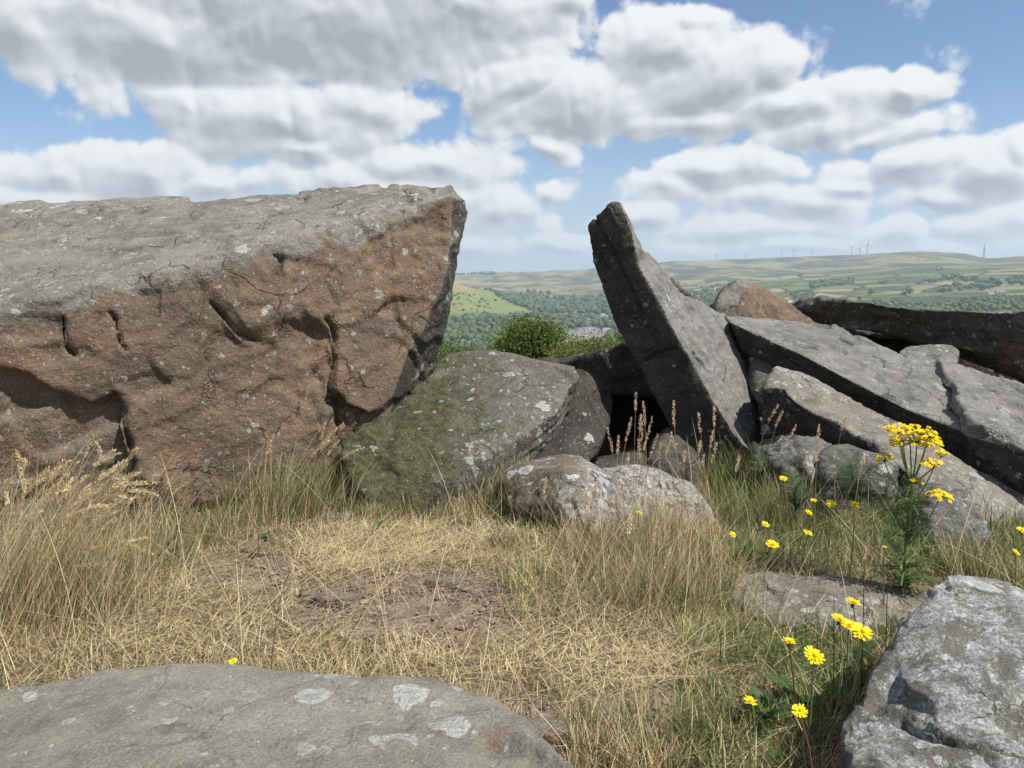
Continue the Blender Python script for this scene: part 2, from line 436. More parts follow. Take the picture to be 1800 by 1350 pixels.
# ------------------------------------------------------------------ rock builder
def hull(points):
    bm = bmesh.new()
    for p in points: bm.verts.new(p)
    r = bmesh.ops.convex_hull(bm, input=bm.verts)
    junk = [v for v in bm.verts if not v.link_faces]
    bmesh.ops.delete(bm, geom=junk, context='VERTS')
    return bm
def stations(rows):
    """loft: rows of equal-length point loops along the length of a slab"""
    bm = bmesh.new()
    R = [[bm.verts.new(p) for p in row] for row in rows]
    n = len(R[0])
    for a, b in zip(R[:-1], R[1:]):
        for k in range(n):
            bm.faces.new((a[k], a[(k + 1) % n], b[(k + 1) % n], b[k]))
    bm.faces.new(list(reversed(R[0]))); bm.faces.new(R[-1])
    bmesh.ops.recalc_face_normals(bm, faces=bm.faces)
    return bm
def vnormals(me):
    a = np.empty(len(me.vertices) * 3, np.float32)
    me.vertex_normals.foreach_get('vector', a)
    return a.reshape(-1, 3).astype(float)

ROCKS = []
def rock(name, bodies, mat, label, cat='boulder', group=None, voxel=.02, amp=.03, freq=2.2, chip=.02, chipf=3.0, strata=0.0, bed=(0, 0, 1), smooth_it=2,
         seed=1, sculpt=None, attrs=None, rough=.5):
    tmp = bmesh.new()
    for b in bodies:
        me0 = bpy.data.meshes.new('tmp'); b.to_mesh(me0); tmp.from_mesh(me0); b.free(); bpy.data.meshes.remove(me0)
    bmesh.ops.triangulate(tmp, faces=tmp.faces)
    me = bpy.data.meshes.new(name); tmp.to_mesh(me); tmp.free()
    o = bpy.data.objects.new('tmp', me); COL.objects.link(o)
    md = o.modifiers.new('r', 'REMESH'); md.mode = 'VOXEL'; md.voxel_size = voxel; md.adaptivity = 0.0
    dg = bpy.context.evaluated_depsgraph_get(); dg.update()
    ev = bpy.data.meshes.new_from_object(o.evaluated_get(dg))
    bpy.data.objects.remove(o); bpy.data.meshes.remove(me)
    ev.name = name
    n = len(ev.vertices)
    co = np.empty(n * 3, np.float32); ev.vertices.foreach_get('co', co); V = co.reshape(-1, 3).astype(float)
    ed = np.empty(len(ev.edges) * 2, np.int32); ev.edges.foreach_get('vertices', ed); ed = ed.reshape(-1, 2)
    deg = np.bincount(ed.ravel(), minlength=n).astype(float)[:, None]
    def relax(X, it, f=.5):
        for _ in range(it):
            S = np.zeros_like(X)
            for k in range(X.shape[1]):
                S[:, k] = np.bincount(ed[:, 0], X[ed[:, 1], k], n) + np.bincount(ed[:, 1], X[ed[:, 0], k], n)
            X = X + f * (S / deg - X)
        return X
    def put(X):
        ev.vertices.foreach_set('co', X.astype(np.float32).ravel()); ev.update()
    V = relax(V, smooth_it); put(V)
    N0 = vnormals(ev); N0 = relax(N0, 6); N0 /= np.linalg.norm(N0, axis=1)[:, None] + 1e-9
    bed = np.array(bed, float); bed /= np.linalg.norm(bed)
    O = V.mean(0)
    Q = V + seed * 13.7
    disp = amp * fbm(Q * freq, 5, rough, seed=seed)
    if chip: 
        wq = Q + .10 * np.stack([vnoise(Q * 3.1, seed + 5), vnoise(Q * 3.1 + 9, seed + 6), vnoise(Q * 3.1 + 21, seed + 7)], 1)
        disp += chip * facet(wq * chipf, seed) + chip * .45 * facet(wq * chipf * 2.7, seed + 3) + chip * .18 * facet(wq * chipf * 6.5, seed + 8)
    if strata:
        s = (V @ bed)
        side = 1 - np.abs(N0 @ bed) ** 1.5
        L = np.stack([s * 24, (V[:, 0] + V[:, 1]) * 1.1, (V[:, 0] - V[:, 1]) * 1.1], 1)
        disp += strata * side * fbm(L, 3, .55, seed=seed + 40)
        flat = np.abs(N0 @ bed) ** 3
        disp += strata * .5 * flat * np.round(2.2 * fbm(V * np.array([1.6, 1.6, 1.6]) + seed, 3, .55, seed=seed + 60)) / 2.2
    V2 = V + N0 * disp[:, None]
    px = project(V)
    if sculpt: V2 = sculpt(V2, V, N0, px)
    V2 = relax(V2, 1, .35)
    org = np.array([V2[:, 0].mean(), V2[:, 1].mean(), max(0.0, V2[:, 2].min())])
    put(V2 - org)
    at_ = dict(brown=np.zeros(n), moss=np.zeros(n), lichen=np.full(n, .5), crust_shade=np.zeros(n))
    if attrs: at_.update(attrs(V2, N0, px))
    for an, av in at_.items():
        a = ev.attributes.new(an, 'FLOAT', 'POINT'); a.data.foreach_set('value', np.asarray(av, np.float32) * np.ones(n, np.float32))
    ev.polygons.foreach_set('use_smooth', np.ones(len(ev.polygons), bool))
    ev.materials.clear(); ev.materials.append(mat)
    ob = link(name, ev, None, org)
    tag(ob, label, cat, group, 'thing')
    ROCKS.append((ob, V2, n))
    return ob
def recess(V, N, px, poly, depth, soft, mask, direction=None, jag=6.0, seed=0):
    qj = px + jag * np.stack([fbm(V * 5, 3, seed=seed), fbm(V * 5 + 31, 3, seed=seed + 1)], 1)
    f = sstep(poly_sd(qj, poly), -soft * .3, soft) * mask
    dr = -N if direction is None else np.asarray(direction, float)
    return V + (depth * f)[:, None] * dr
def crack(V, N, px, pts, width, depth, mask, jag=5.0, seed=0):
    qj = px + jag * np.stack([fbm(V * 9, 3, seed=seed), fbm(V * 9 + 31, 3, seed=seed + 1)], 1)
    f = (1 - sstep(line_d(qj, pts), width * .25, width)) * mask
    return V - (depth * f)[:, None] * N

def z3(x, y): return 1000 + x / 2.25, 330 + y / 2.25
def z8(x, y): return 560 + x / 2.5714, 580 + y / 2.5714

# ---- the great left boulder
AT = [(-420, 640, 2.75), (-200, 590, 2.85), (0, 548, 3.02), (100, 546, 3.12), (130, 528, 3.18), (250, 504, 3.38), (350, 478, 3.52), (480, 443, 3.70), (625, 405, 3.92), (720, 371, 4.06), (800, 338, 4.24)]
pts = [at(*p) for p in AT]
pts += [at(819, 354, 4.34), at(812, 420, 4.32), at(797, 505, 4.3), at(781, 610, 4.3), at(768, 650, 4.32), at(742, 692, 4.36)]
pts += [at(800, 425, 4.2), at(780, 500, 4.12), at(752, 585, 4.1), at(716, 682, 4.08)]
pts += [at(600, 900, 3.75), at(400, 960, 3.5), at(150, 1010, 3.2), at(-100, 1100, 3.0), at(-420, 1250, 2.8)]
pts += [at(765, 331, 4.75), at(705, 327, 5.0), at(590, 343, 5.1), at(480, 354, 5.15), at(230, 369, 5.25), at(0, 375, 5.3), at(-420, 385, 5.4)]
pts += [np.array([-3.9, 5.5, -.1]), np.array([-2.6, 5.4, -.1]), np.array([-1.1, 5.0, -.1]), np.array([-.75, 4.6, .3])]
def sculpt_left(V2, V, N, px):
    front = sstep(-N[:, 1], .15, .5) * sstep(.55 - N[:, 2], 0, .25)
    top = sstep(N[:, 2], .55, .8)
    F = np.array([.12, .97, .05])
    def rc(poly, d, s=14, seed=0, jag=9):
        s = s * .55 
        nonlocal V2
        V2 = recess(V2, N, px, poly, d, s, front, F, jag, seed)
    def ck(p, w, d, seed=0, jag=4):
        nonlocal V2
        V2 = crack(V2, N, px, p, w * .62, d, np.maximum(front, .3), jag * 1.8, seed)
    # undercut at the lower left
    rc([(-300, 640), (0, 650), (45, 655), (66, 676), (105, 700), (160, 712), (200, 690), (206, 740), (222, 790), (240, 850), (255, 1100), (-400, 1250)], .075, 10, 3)
    rc([(-300, 820), (60, 720), (95, 705), (110, 840), (-300, 1000)], -.05, 30, 4)
    rc([(95, 600), (150, 610), (205, 640), (185, 652), (120, 640), (60, 648), (20, 620)], .014, 14, 5)
    # hollow under the nose right of centre
    rc([(372, 540), (392, 556), (420, 592), (460, 588), (505, 566), (548, 560), (582, 585), (588, 640), (578, 700), (565, 760), (560, 950), (350, 980), (300, 800), (330, 690), (352, 610)], .045, 40, 6)
    rc([(420, 590), (500, 560), (560, 565), (578, 600), (540, 610), (470, 622), (440, 612)], .020, 34, 7)
    rc([(325, 430), (420, 420), (520, 470), (560, 560), (430, 585), (380, 540), (345, 500)], -.03, 40, 8)
    # block by the right foot
    rc([(578, 690), (600, 715), (640, 722), (720, 690), (740, 700), (640, 800), (560, 900), (560, 760)], .09, 12, 9)
    # chipped panels along the brow
    rc([(158, 555), (195, 548), (206, 560), (203, 622), (175, 630), (160, 600)], .015, 6, 10, 3)
    rc([(235, 515), (285, 508), (280, 560), (232, 572)], .02, 9, 11, 3)
    rc([(0, 555), (70, 552), (105, 560), (108, 590), (60, 600), (0, 598)], .018, 8, 12, 4)
    rc([(640, 420), (690, 400), (694, 470), (668, 500), (650, 470)], .022, 14, 13)
    rc([(700, 395), (790, 350), (770, 500), (730, 600), (705, 520)], .018, 20, 14)
    rc([(480, 450), (500, 448), (498, 480), (478, 490)], .03, 8, 15, 3)
    ck([(372, 535), (392, 553), (415, 585), (440, 600)], 7, .05, 1)
    ck([(104, 556), (108, 590), (112, 612), (130, 625)], 6, .06, 2)
    ck([(190, 550), (205, 565), (212, 600), (222, 612)], 6, .06, 3)
    ck([(570, 560), (585, 600), (585, 650), (572, 700), (560, 745)], 7, .07, 4)
    ck([(575, 700), (582, 740), (580, 790)], 6, .07, 5)
    ck([(0, 535), (40, 533), (60, 531)], 4, .02, 6)
    ck([(205, 690), (212, 740), (228, 800), (246, 850)], 9, .06, 7)
    ck([(480, 444), (492, 470), (487, 500)], 4, .03, 8)
    ck([(590, 470), (570, 500), (590, 530)], 5, .02, 9)
    ck([(345, 600), (352, 640), (330, 690)], 5, .02, 10)
    # joints crossing the top
    for p, d in (([(345, 452), (430, 440), (540, 410), (620, 388), (690, 352), (760, 340)], .035), ([(150, 430), (260, 415), (330, 412), (420, 398)], .015), ([(0, 470), (90, 468), (180, 480)], .015)):
        V2 = crack(V2, N, px, p, 4, d, top, 3, 21)
    return V2
def attrs_left(V, N, px):
    front = sstep(-N[:, 1], .1, .45) * sstep(.6 - N[:, 2], 0, .2)
    right = sstep(N[:, 0], .55, .8)
    lowleft = sstep(poly_sd(px, [(-400, 640), (0, 650), (105, 700), (205, 690), (250, 860), (250, 1200), (-400, 1200)]), -20, 20)
    lowmoss = sstep(px[:, 1], 690, 900) * sstep(px[:, 0], 380, 620)
    brow = np.interp(px[:, 0], [p[0] for p in AT], [p[1] for p in AT])
    rim = 1 - sstep(px[:, 1] - brow + 22 * fbm(V * 4, 3, seed=9), 4, np.interp(px[:, 0], [0, 300, 800], [44, 34, 20]))
    b = front * (1 - .75 * right) * (1 - .25 * lowleft) * .86 * (1 - .6 * rim)
    lich = np.where(front > .5, .20 + .08 * lowleft, .46)
    return dict(brown=b, lichen=lich, crust_shade=.75 * right * sstep(N[:, 0], .5, .75) + .30 * lowleft, moss=.35 * lowmoss + .28 * lowleft + .25 * right * sstep(px[:, 1], 480, 680))  # lowleft also paints the undercut's shade; the right end is stained
rock('gritstone_boulder', [hull(pts)], M_LEFT, 'huge brown faced boulder with flat grey lichen spotted top and undercut base', voxel=.0145, amp=.012, freq=1.9, chip=.034, chipf=1.6,
     strata=.004, bed=(-.09, -.31, 1), rough=.56, seed=3, sculpt=sculpt_left, attrs=attrs_left, smooth_it=2)

# ---- mossy slab between the boulder and the leaning slab
pts = [at(785, 622, 4.55), at(850, 615, 4.62), at(905, 624, 4.6), at(965, 638, 4.5), at(1013, 642, 4.35), at(1020, 660, 4.25), at(980, 728, 4.0), at(925, 764, 3.84), at(840, 796, 3.66), at(790, 846, 3.54), at(742, 897, 3.46),
       at(720, 692, 4.12), at(640, 748, 3.86), at(600, 776, 3.72), at(604, 802, 3.62), at(630, 862, 3.52), at(690, 914, 3.47),
       np.array([-.35, 4.9, .0]), np.array([.35, 4.9, .1]), np.array([-.6, 3.75, -.1]), np.array([-.42, 3.56, -.1]), np.array([-.22, 3.66, -.1]), np.array([.0, 3.95, -.1]), np.array([.2, 4.3, 0])]
def sculpt_moss(V2, V, N, px):
    m = np.ones(len(V))
    V2 = recess(V2, N, px, [(640, 790), (690, 800), (700, 840), (650, 850)], .04, 20, m, None, 8, 3)
    lump = sstep(760 - px[:, 0], 0, 120) * sstep(px[:, 1], 690, 760)
    V2 = V2 + (.022 * lump * fbm(V * 9, 4, .6, seed=8))[:, None] * N
    return V2
def attrs_moss(V, N, px):
    m = .66 * sstep(830 - px[:, 0] + .35 * (px[:, 1] - 620), -200, 190) + .16 - .2 * sstep(N[:, 0], .3, .6)
    l = .46 + .5 * sstep(poly_sd(px, [(740, 830), (830, 770), (860, 800), (850, 850), (780, 910), (730, 900)]), -15, 15) - .34 * sstep(m, .5, .8)
    return dict(moss=m, lichen=l, brown=.12, crust_shade=.55 * sstep(.40 - N[:, 2], 0, .2))  # steep and undercut faces painted dark to deepen their shade
rock('mossy_slab', [hull(pts)], M_MOSS, 'green mossy slab sloping down between huge brown boulder and dark leaning slab', voxel=.0115, amp=.012, freq=2.8, chip=.014, chipf=3.0, strata=.009, bed=(.1, -.5, 1), smooth_it=1, seed=7, sculpt=sculpt_moss, attrs=attrs_moss)

# ---- dark block tucked under the right end of the mossy slab
pts = [at(1015, 648, 4.5), at(1045, 662, 4.55), at(1078, 692, 4.65), at(1074, 740, 4.5), at(1050, 790, 4.3), at(1030, 815, 4.15), at(985, 740, 4.15), at(930, 800, 3.98), at(900, 830, 3.95), at(960, 850, 3.95),
       np.array([.35, 5.0, .1]), np.array([.15, 4.6, -.1]), np.array([.5, 4.9, -.1]), np.array([.2, 3.95, -.1])]
rock('dark_block', [hull(pts)], M_DARK, 'dark smooth block tucked beneath the mossy slab beside the black hollow', voxel=.014, amp=.02, freq=2.5, chip=.015, seed=11, smooth_it=1, attrs=lambda V, N, px: dict(brown=.25, lichen=.25, moss=.15, crust_shade=.8))

# ---- dark slab roofing the hollow behind
pts = [at(970, 640, 5.45), at(1020, 622, 5.35), at(1062, 611, 5.2), at(1100, 600, 5.05), at(1150, 598, 4.95), at(1230, 610, 4.9), at(1076, 692, 5.12), at(1110, 700, 5.0), at(1150, 692, 4.9), at(1230, 700, 4.85),
       at(980, 662, 5.4), np.array([.2, 6.3, .28]), np.array([1.5, 6.3, .42]), np.array([.2, 6.3, .2]), np.array([1.6, 6.3, .2]), np.array([.3, 5.4, .40])]
rock('roof_slab', [hull(pts)], M_DARK, 'dark slab roofing the black hollow behind the leaning slab', cat='slab', voxel=.018, amp=.025, freq=2.4, chip=.02, seed=13, attrs=lambda V, N, px: dict(brown=.3, lichen=.2, moss=.1, crust_shade=.7))
# unseen boulder added to close off light and keep the hollow black
pts = [np.array(p) for p in ((-.2, 5.5, -.7), (.9, 6.1, -.7), (1.9, 5.9, -.7), (-.2, 5.6, .45), (.9, 6.15, .45), (1.9, 6.0, .5), (-.2, 6.6, -.7), (2, 6.8, -.7), (0, 6.6, .4), (1.9, 6.7, .45))]
rock('added_hollow_boulder', [hull(pts)], M_DARK, 'added dark boulder closing off light behind the black hollow', voxel=.04, amp=.05, freq=1.6, chip=.03, seed=17, attrs=lambda V, N, px: dict(crust_shade=.7, lichen=.1))

# ---- the leaning slab
LE = [(70, 150), (78, 215), (92, 290), (118, 370), (150, 460), (190, 565), (240, 650), (295, 740), (335, 825), (375, 900), (410, 970), (470, 1040), (540, 1110)]
FE = [(128, 84), (225, 160), (262, 225), (272, 295), (318, 385), (372, 480), (435, 600), (490, 700), (545, 800), (590, 875), (640, 950), (690, 1010), (760, 1080)]
BE = [(215, 78), (270, 165), (318, 250), (372, 320), (440, 375), (520, 440), (600, 500), (650, 560), (682, 645), (722, 735), (742, 800), (752, 900), (770, 1000)]
FE[0] = (150, 70)
FE[1] = (222, 130)
rows = []
n = len(LE)
for k in range(n):
    t = k / (n - 1)
    yb = np.interp(t, [0, .15, .35, .55, .75, 1], [4.52, 4.62, 4.85, 5.15, 5.05, 4.75])
    yf = np.interp(t, [0, .5, 1], [4.38, 4.30, 4.22])
    L = at(*z3(*LE[k]), yf + .13); Fp = at(*z3(*FE[k]), yf); B = at(*z3(*BE[k]), yb)
    H = L + (B - Fp) * .85
    rows.append([L, Fp, B, H])
rows[0][0] = at(*z3(75, 142), 4.5)
tip = [at(*z3(x, y), 4.44) for x, y in ((140, 80), (175, 53), (205, 55))]
E_extra = hull([at(*z3(*p), y) for p, y in (((70, 150), 4.50), ((84, 130), 4.50), ((108, 116), 4.48), ((140, 84), 4.44), ((172, 53), 4.42), ((206, 56), 4.42), ((228, 112), 4.37), ((264, 235), 4.33), ((96, 300), 4.46), ((78, 215), 4.48),
                                         ((84, 135), 4.60), ((172, 56), 4.56), ((206, 58), 4.56), ((255, 150), 4.58), ((300, 235), 4.62), ((120, 300), 4.66))])
def sculpt_lean(V2, V, N, px):
    lit = sstep(N[:, 0], .3, .6); dk = 1 - lit
    c = [z3(*p) for p in ((100, 110), (125, 170), (170, 240), (215, 330), (262, 430), (300, 530), (350, 620))]
    V2 = crack(V2, N, px, c, 3.2, .022, dk, 3, 2)
    V2 = crack(V2, N, px, [z3(*p) for p in ((300, 680), (350, 650), (420, 640))], 3, .03, dk, 3, 3)
    for p, d in (([(500, 660), (530, 700), (560, 730)], .05), ([(395, 330), (430, 380), (470, 420), (500, 430)], .06), ([(455, 560), (520, 650), (600, 760)], .012), ([(340, 380), (420, 480), (520, 600)], .010), ([(560, 560), (620, 680), (680, 800)], .010)):
        V2 = crack(V2, N, px, [z3(*q) for q in p], 4.5, d, lit, 3, 5)
    V2 = recess(V2, N, px, [z3(*q) for q in ((395, 325), (500, 400), (560, 470), (520, 450), (440, 400))], .035, 5, lit, None, 3, 9)
    return V2
rock('leaning_slab', [stations(rows[2:]), E_extra], M_GREY,
     'tall dark slab leaning leftward with broad pale grey back, long crack down its shaded side', cat='slab', voxel=.0105, amp=.008, freq=2.6, chip=.010, chipf=3.2, strata=.006, bed=(.75, .1, .65), seed=19, sculpt=sculpt_lean,
     attrs=lambda V, N, px: dict(brown=np.where(N[:, 0] < .2, .3, .02), lichen=np.where(N[:, 0] < .2, .16, .5), moss=np.where(N[:, 0] < .2, .15, .05), crust_shade=.95 * sstep(.38 - N[:, 0], 0, .2)), smooth_it=1)  # left side painted near black to deepen its shade

# ---- small peaked rock behind
pts = [at(*z3(*p), y) for p, y in (((575, 480), 5.95), ((590, 430), 5.9), ((660, 362), 5.95), ((690, 356), 6.0), ((765, 395), 5.9), ((840, 440), 6.05), ((920, 500), 6.15), ((995, 548), 6.2), ((585, 560), 5.75), ((735, 560), 5.7), ((900, 580), 5.9),
       ((735, 505), 5.72), ((745, 440), 5.80))] + [np.array(p) for p in ((1.5, 6.7, .4), (2.4, 6.8, .4), (1.6, 5.9, .3), (2.4, 6.0, .3), (1.75, 6.5, 1.0))]
rock('peaked_rock', [hull(pts)], M_LEFT, 'small peaked rock with rusty brown broken side behind the long grey slabs', voxel=.014, amp=.012, freq=2.8, chip=.02, chipf=3.5, smooth_it=1, seed=23,
     attrs=lambda V, N, px: dict(brown=.95 * sstep(px[:, 0] - 1310 + .5 * (px[:, 1] - 520), -25, 15), lichen=.30, moss=.0, crust_shade=.42 * sstep(px[:, 1], 515, 545)),
     sculpt=lambda V2, V, N, px: crack(V2, N, px, [z3(765, 395), z3(745, 440), z3(735, 505)], 3, .03, np.ones(len(V)), 2, 3))

# ---- long back slab on the right
TOPG = [(945, 470), (985, 432), (1040, 440), (1170, 447), (1260, 467), (1400, 480), (1550, 486), (1650, 490), (1800, 481), (2200, 470)]
BOTG = [(960, 500), (1010, 545), (1100, 562), (1220, 572), (1300, 590), (1400, 612), (1500, 628), (1640, 655), (1790, 745), (2200, 900)]
rows = []
for k, (a, b) in enumerate(zip(TOPG, BOTG)):
    y = np.interp(a[0], [945, 1300, 1800, 2200], [6.35, 6.2, 5.6, 5.2])
    T = at(*z3(*a), y); Bt = at(*z3(*b), y + .10)
    rows.append([Bt, (T * .5 + Bt * .5) + np.array([0, -.02, 0]), T + np.array([0, -.07, 0]), T + np.array([.12, 1.5, -.10]), Bt + np.array([.12, 1.6, .10])])
rock('long_back_slab', [stations(rows)], M_DARK, 'long dark slab speckled with round lichen lying behind the grey slabs', cat='slab', voxel=.019, amp=.026, freq=2.2, chip=.02, chipf=2.6, strata=.012, seed=29, smooth_it=1,
     attrs=lambda V, N, px: dict(crust_shade=.5 * sstep(.6 - N[:, 2], 0, .3), brown=.18 + .6 * sstep(px[:, 0], 1735, 1770) * sstep(px[:, 1], 590, 610), lichen=.66, moss=.12))  # front and underside coloured darker for the shade on them
# boulder added behind the gap to keep it dark under the back slab
pts = [np.array(p) for p in ((1.9, 7.3, -1.6), (5.2, 7.1, -1.6), (2.1, 7.3, .60), (5.2, 7.1, .52), (2.2, 8.2, -1.6), (5.2, 8.0, -1.6), (2.4, 7.8, .62), (5.2, 7.8, .55))]
rock('added_gap_boulder', [hull(pts)], M_DARK, 'added dark boulder backing the gap beneath the long lichened back slab', voxel=.05, amp=.04, freq=1.5, chip=.03, seed=31, attrs=lambda V, N, px: dict(crust_shade=.7, lichen=.1))

# ---- the wide grey slab on the right
FT = [(632, 528), (790, 600), (930, 662), (1080, 742), (1230, 822), (1350, 882), (1470, 932), (1552, 957), (1640, 1015)]
BT = [(612, 504), (800, 514), (960, 540), (1060, 556), (1180, 600), (1300, 652), (1400, 700), (1520, 790), (1620, 850)]
FB = [(690, 655), (830, 712), (960, 780), (1110, 860), (1260, 935), (1380, 1000), (1490, 1060), (1580, 1110), (1660, 1160)]
rows = []
for k in range(len(FT)):
    t = k / 8
    yf = np.interp(t, [0, 1], [4.95, 3.92]); yb = np.interp(t, [0, .3, .6, 1], [5.75, 5.65, 5.2, 4.35])
    f, b, d = at(*z3(*FT[k]), yf), at(*z3(*BT[k]), yb), at(*z3(*FB[k]), yf + .05)
    rows.append([d, f, b, b + (d - f)])
def sculpt_wide(V2, V, N, px):
    up = sstep(N[:, 2], .4, .7)
    V2 = crack(V2, N, px, [z3(1070, 590), z3(1100, 605), z3(1120, 612)], 4, .04, up, 2, 3)
    V2 = crack(V2, N, px, [z3(1075, 640), z3(1095, 650)], 4, .03, up, 2, 3)
    V2 = crack(V2, N, px, [z3(1270, 790), z3(1330, 740), z3(1345, 715)], 3, .015, up, 3, 5)
    return V2
rock('wide_grey_slab', [stations(rows), hull([at(*z3(*p), y) for p, y in (((1010, 560), 5.6), ((1035, 528), 5.7), ((1060, 532), 5.72), ((1150, 592), 5.6), ((1100, 590), 5.5), ((1040, 600), 5.5))])], M_GREY,
     'wide smooth grey slab tilted down rightward with deeply shaded front edge', cat='slab', voxel=.012, amp=.008, freq=2.2, chip=.010, chipf=3, strata=.010, bed=(.35, -.25, 1), seed=37, sculpt=sculpt_wide,
     attrs=lambda V, N, px: dict(brown=np.where(N[:, 2] < .3, .28, .03), lichen=np.where(N[:, 2] < .3, .16, .38), moss=0, crust_shade=.95 * sstep(.42 - N[:, 2], 0, .2)), smooth_it=1)  # front edge painted dark to stand in for its deep shade

# ---- stepped slab lying against it on the right
top = [((1460, 668), 5.05), ((1560, 708), 5.0), ((1680, 758), 4.95), ((1800, 795), 4.9), ((2250, 930), 4.7), ((1490, 745), 4.72), ((1535, 820), 4.42), ((1580, 905), 4.05), ((1640, 950), 3.92), ((1800, 1045), 3.68), ((2250, 1330), 3.3)]
bot = [((1560, 985), 3.98), ((1640, 1100), 3.9), ((1800, 1205), 3.72), ((2250, 1550), 3.3)]
pts = [at(*z3(*p), y) for p, y in top + bot] + [at(*z3(*p), y) - np.array([0, 0, .35]) for p, y in top[:8]]
rows2 = [((1300, 645), 5.25), ((1345, 690), 5.05), ((1470, 735), 4.85), ((1520, 690), 5.0), ((1420, 650), 5.2), ((1350, 632), 5.3), ((1400, 760), 4.9), ((1500, 850), 4.5)]
chunk = hull([at(*z3(*p), y) for p, y in rows2] + [at(*z3(*p), y) - np.array([0, 0, .2]) for p, y in rows2])
def sculpt_step(V2, V, N, px):
    side = sstep(-N[:, 0], .2, .5)
    return V2 + (.035 * side * facet(V * 5.5, 4))[:, None] * N
rock('stepped_slab', [hull(pts), chunk], M_GREY, 'rough stepped slab with broken left edge overlapping the wide grey slab', cat='slab', voxel=.012, amp=.014, freq=2.4, chip=.020, chipf=3.4, strata=.014, bed=(.3, -.25, 1), seed=41, sculpt=sculpt_step,
     attrs=lambda V, N, px: dict(brown=.2, lichen=np.where(N[:, 2] < .3, .35, .52), moss=0, crust_shade=.8 * sstep(.42 - N[:, 2], 0, .2)), smooth_it=1)  # shade put into the colour of the steep faces
pts = [at(*z3(*p), y) for p, y in (((1300, 640), 5.2), ((1330, 626), 5.3), ((1440, 628), 5.4), ((1520, 625), 5.35), ((1540, 640), 5.25), ((1545, 690), 5.15), ((1480, 700), 5.05), ((1360, 690), 5.05))]
pts += [p - np.array([0, 0, .25]) for p in pts]
rock('perched_block', [hull(pts)], M_GREY, 'small flat topped block wedged between back slab and stepped slab', cat='block', voxel=.013, amp=.016, freq=3, chip=.012, seed=43, attrs=lambda V, N, px: dict(brown=.1, lichen=.6))

# ---- lower lichened slab
FT = [(770, 795), (850, 790), (905, 852), (965, 885), (1060, 925), (1140, 985), (1215, 1005), (1290, 1090), (1420, 1172), (1530, 1250), (1700, 1345), (1850, 1410), (2250, 1620)]
BT = [(800, 718), (830, 704), (900, 722), (960, 748), (1080, 812), (1180, 862), (1290, 912), (1400, 978), (1500, 1037), (1640, 1122), (1800, 1215), (1930, 1300), (2300, 1500)]
rows = []
for k in range(len(FT)):
    t = k / (len(FT) - 1)
    yf = np.interp(t, [0, .4, .8, 1], [4.25, 3.85, 3.32, 3.05]); yb = np.interp(t, [0, .4, .8, 1], [4.60, 4.35, 3.78, 3.5])
    f, b = at(*z3(*FT[k]), yf), at(*z3(*BT[k]), yb)
    dn = np.array([.02, .10, -.30 + .12 * t])
    rows.append([f + dn, f, b, b + dn])
endf = hull([at(*z3(*p), y) for p, y in (((730, 800), 4.35), ((765, 770), 4.45), ((820, 706), 4.62), ((850, 790), 4.25), ((760, 830), 4.3), ((800, 870), 4.28), ((850, 850), 4.2), ((790, 830), 4.5), ((830, 730), 4.75))])
rock('lichened_slab', [stations(rows), endf], M_TAN, 'tan slab patterned with white lichen lying lowest, pointing down behind yellow ragwort', cat='slab', voxel=.0115, amp=.009, freq=2.8, chip=.014, chipf=3.6, strata=.014, bed=(.38, -.3, 1), seed=47,
     attrs=lambda V, N, px: dict(brown=np.where(N[:, 2] < .3, .25, .15), lichen=np.where(N[:, 2] < .3, .3, .66), moss=0, crust_shade=.75 * sstep(.42 - N[:, 2], 0, .2)), smooth_it=1)  # side faces darkened in colour as painted shade
# stone wedged below its left end
pts = [at(*z3(*p), y) for p, y in (((720, 650), 5.0), ((770, 670), 4.95), ((800, 700), 4.9), ((700, 760), 4.9), ((820, 990), 4.4), ((850, 1000), 4.4), ((770, 880), 4.6), ((760, 700), 5.3), ((850, 1040), 4.5), ((900, 1050), 4.7))]
rock('wedged_stone', [hull(pts)], M_DARK, 'narrow stone wedged in the gap right of the leaning slab', voxel=.015, amp=.018, chip=.012, seed=53, attrs=lambda V, N, px: dict(moss=.3, brown=.1, lichen=.35))

# ---- boulders in the vegetation
def simple_rock(name, front, depth, mat, label, seed, conv=z3, down=.25, cat='boulder', **kw):
    fr = [at(*conv(*p), y) for p, y in front]
    c = np.mean(fr, 0)
    bk = [c + (p - c) * np.array([.85, .85, .75]) + np.array([.03, depth, -.04]) for p in fr]
    lowest = [np.array([p[0], p[1], min(p[2] - down, .0)]) for p in fr if p[2] < c[2]]
    return rock(name, [hull(fr + bk + lowest)], mat, label, cat, seed=seed, **kw)
simple_rock('lumpy_rock', [((788, 1050), 3.85), ((900, 986), 3.92), ((1045, 1008), 3.88), ((1085, 1065), 3.75), ((965, 1165), 3.58), ((800, 1100), 3.7), ((930, 1060), 3.62)], .4, M_DARK,
            'lumpy dark rock with blue white lichen under the lichened slab', 59, voxel=.011, amp=.018, freq=5, chip=.022, chipf=5, smooth_it=1, attrs=lambda V, N, px: dict(lichen=.95, brown=.1))
simple_rock('ledge_rock', [((1000, 1045), 3.70), ((1110, 1020), 3.80), ((1235, 1030), 3.74), ((1300, 1085), 3.58), ((1270, 1190), 3.5), ((1010, 1130), 3.55)], .35, M_GREY,
            'low grey ledge rock beside the lumpy lichened rock', 61, voxel=.012, amp=.02, freq=3, chip=.02, chipf=4, attrs=lambda V, N, px: dict(lichen=.5, brown=.25, crust_shade=.55))
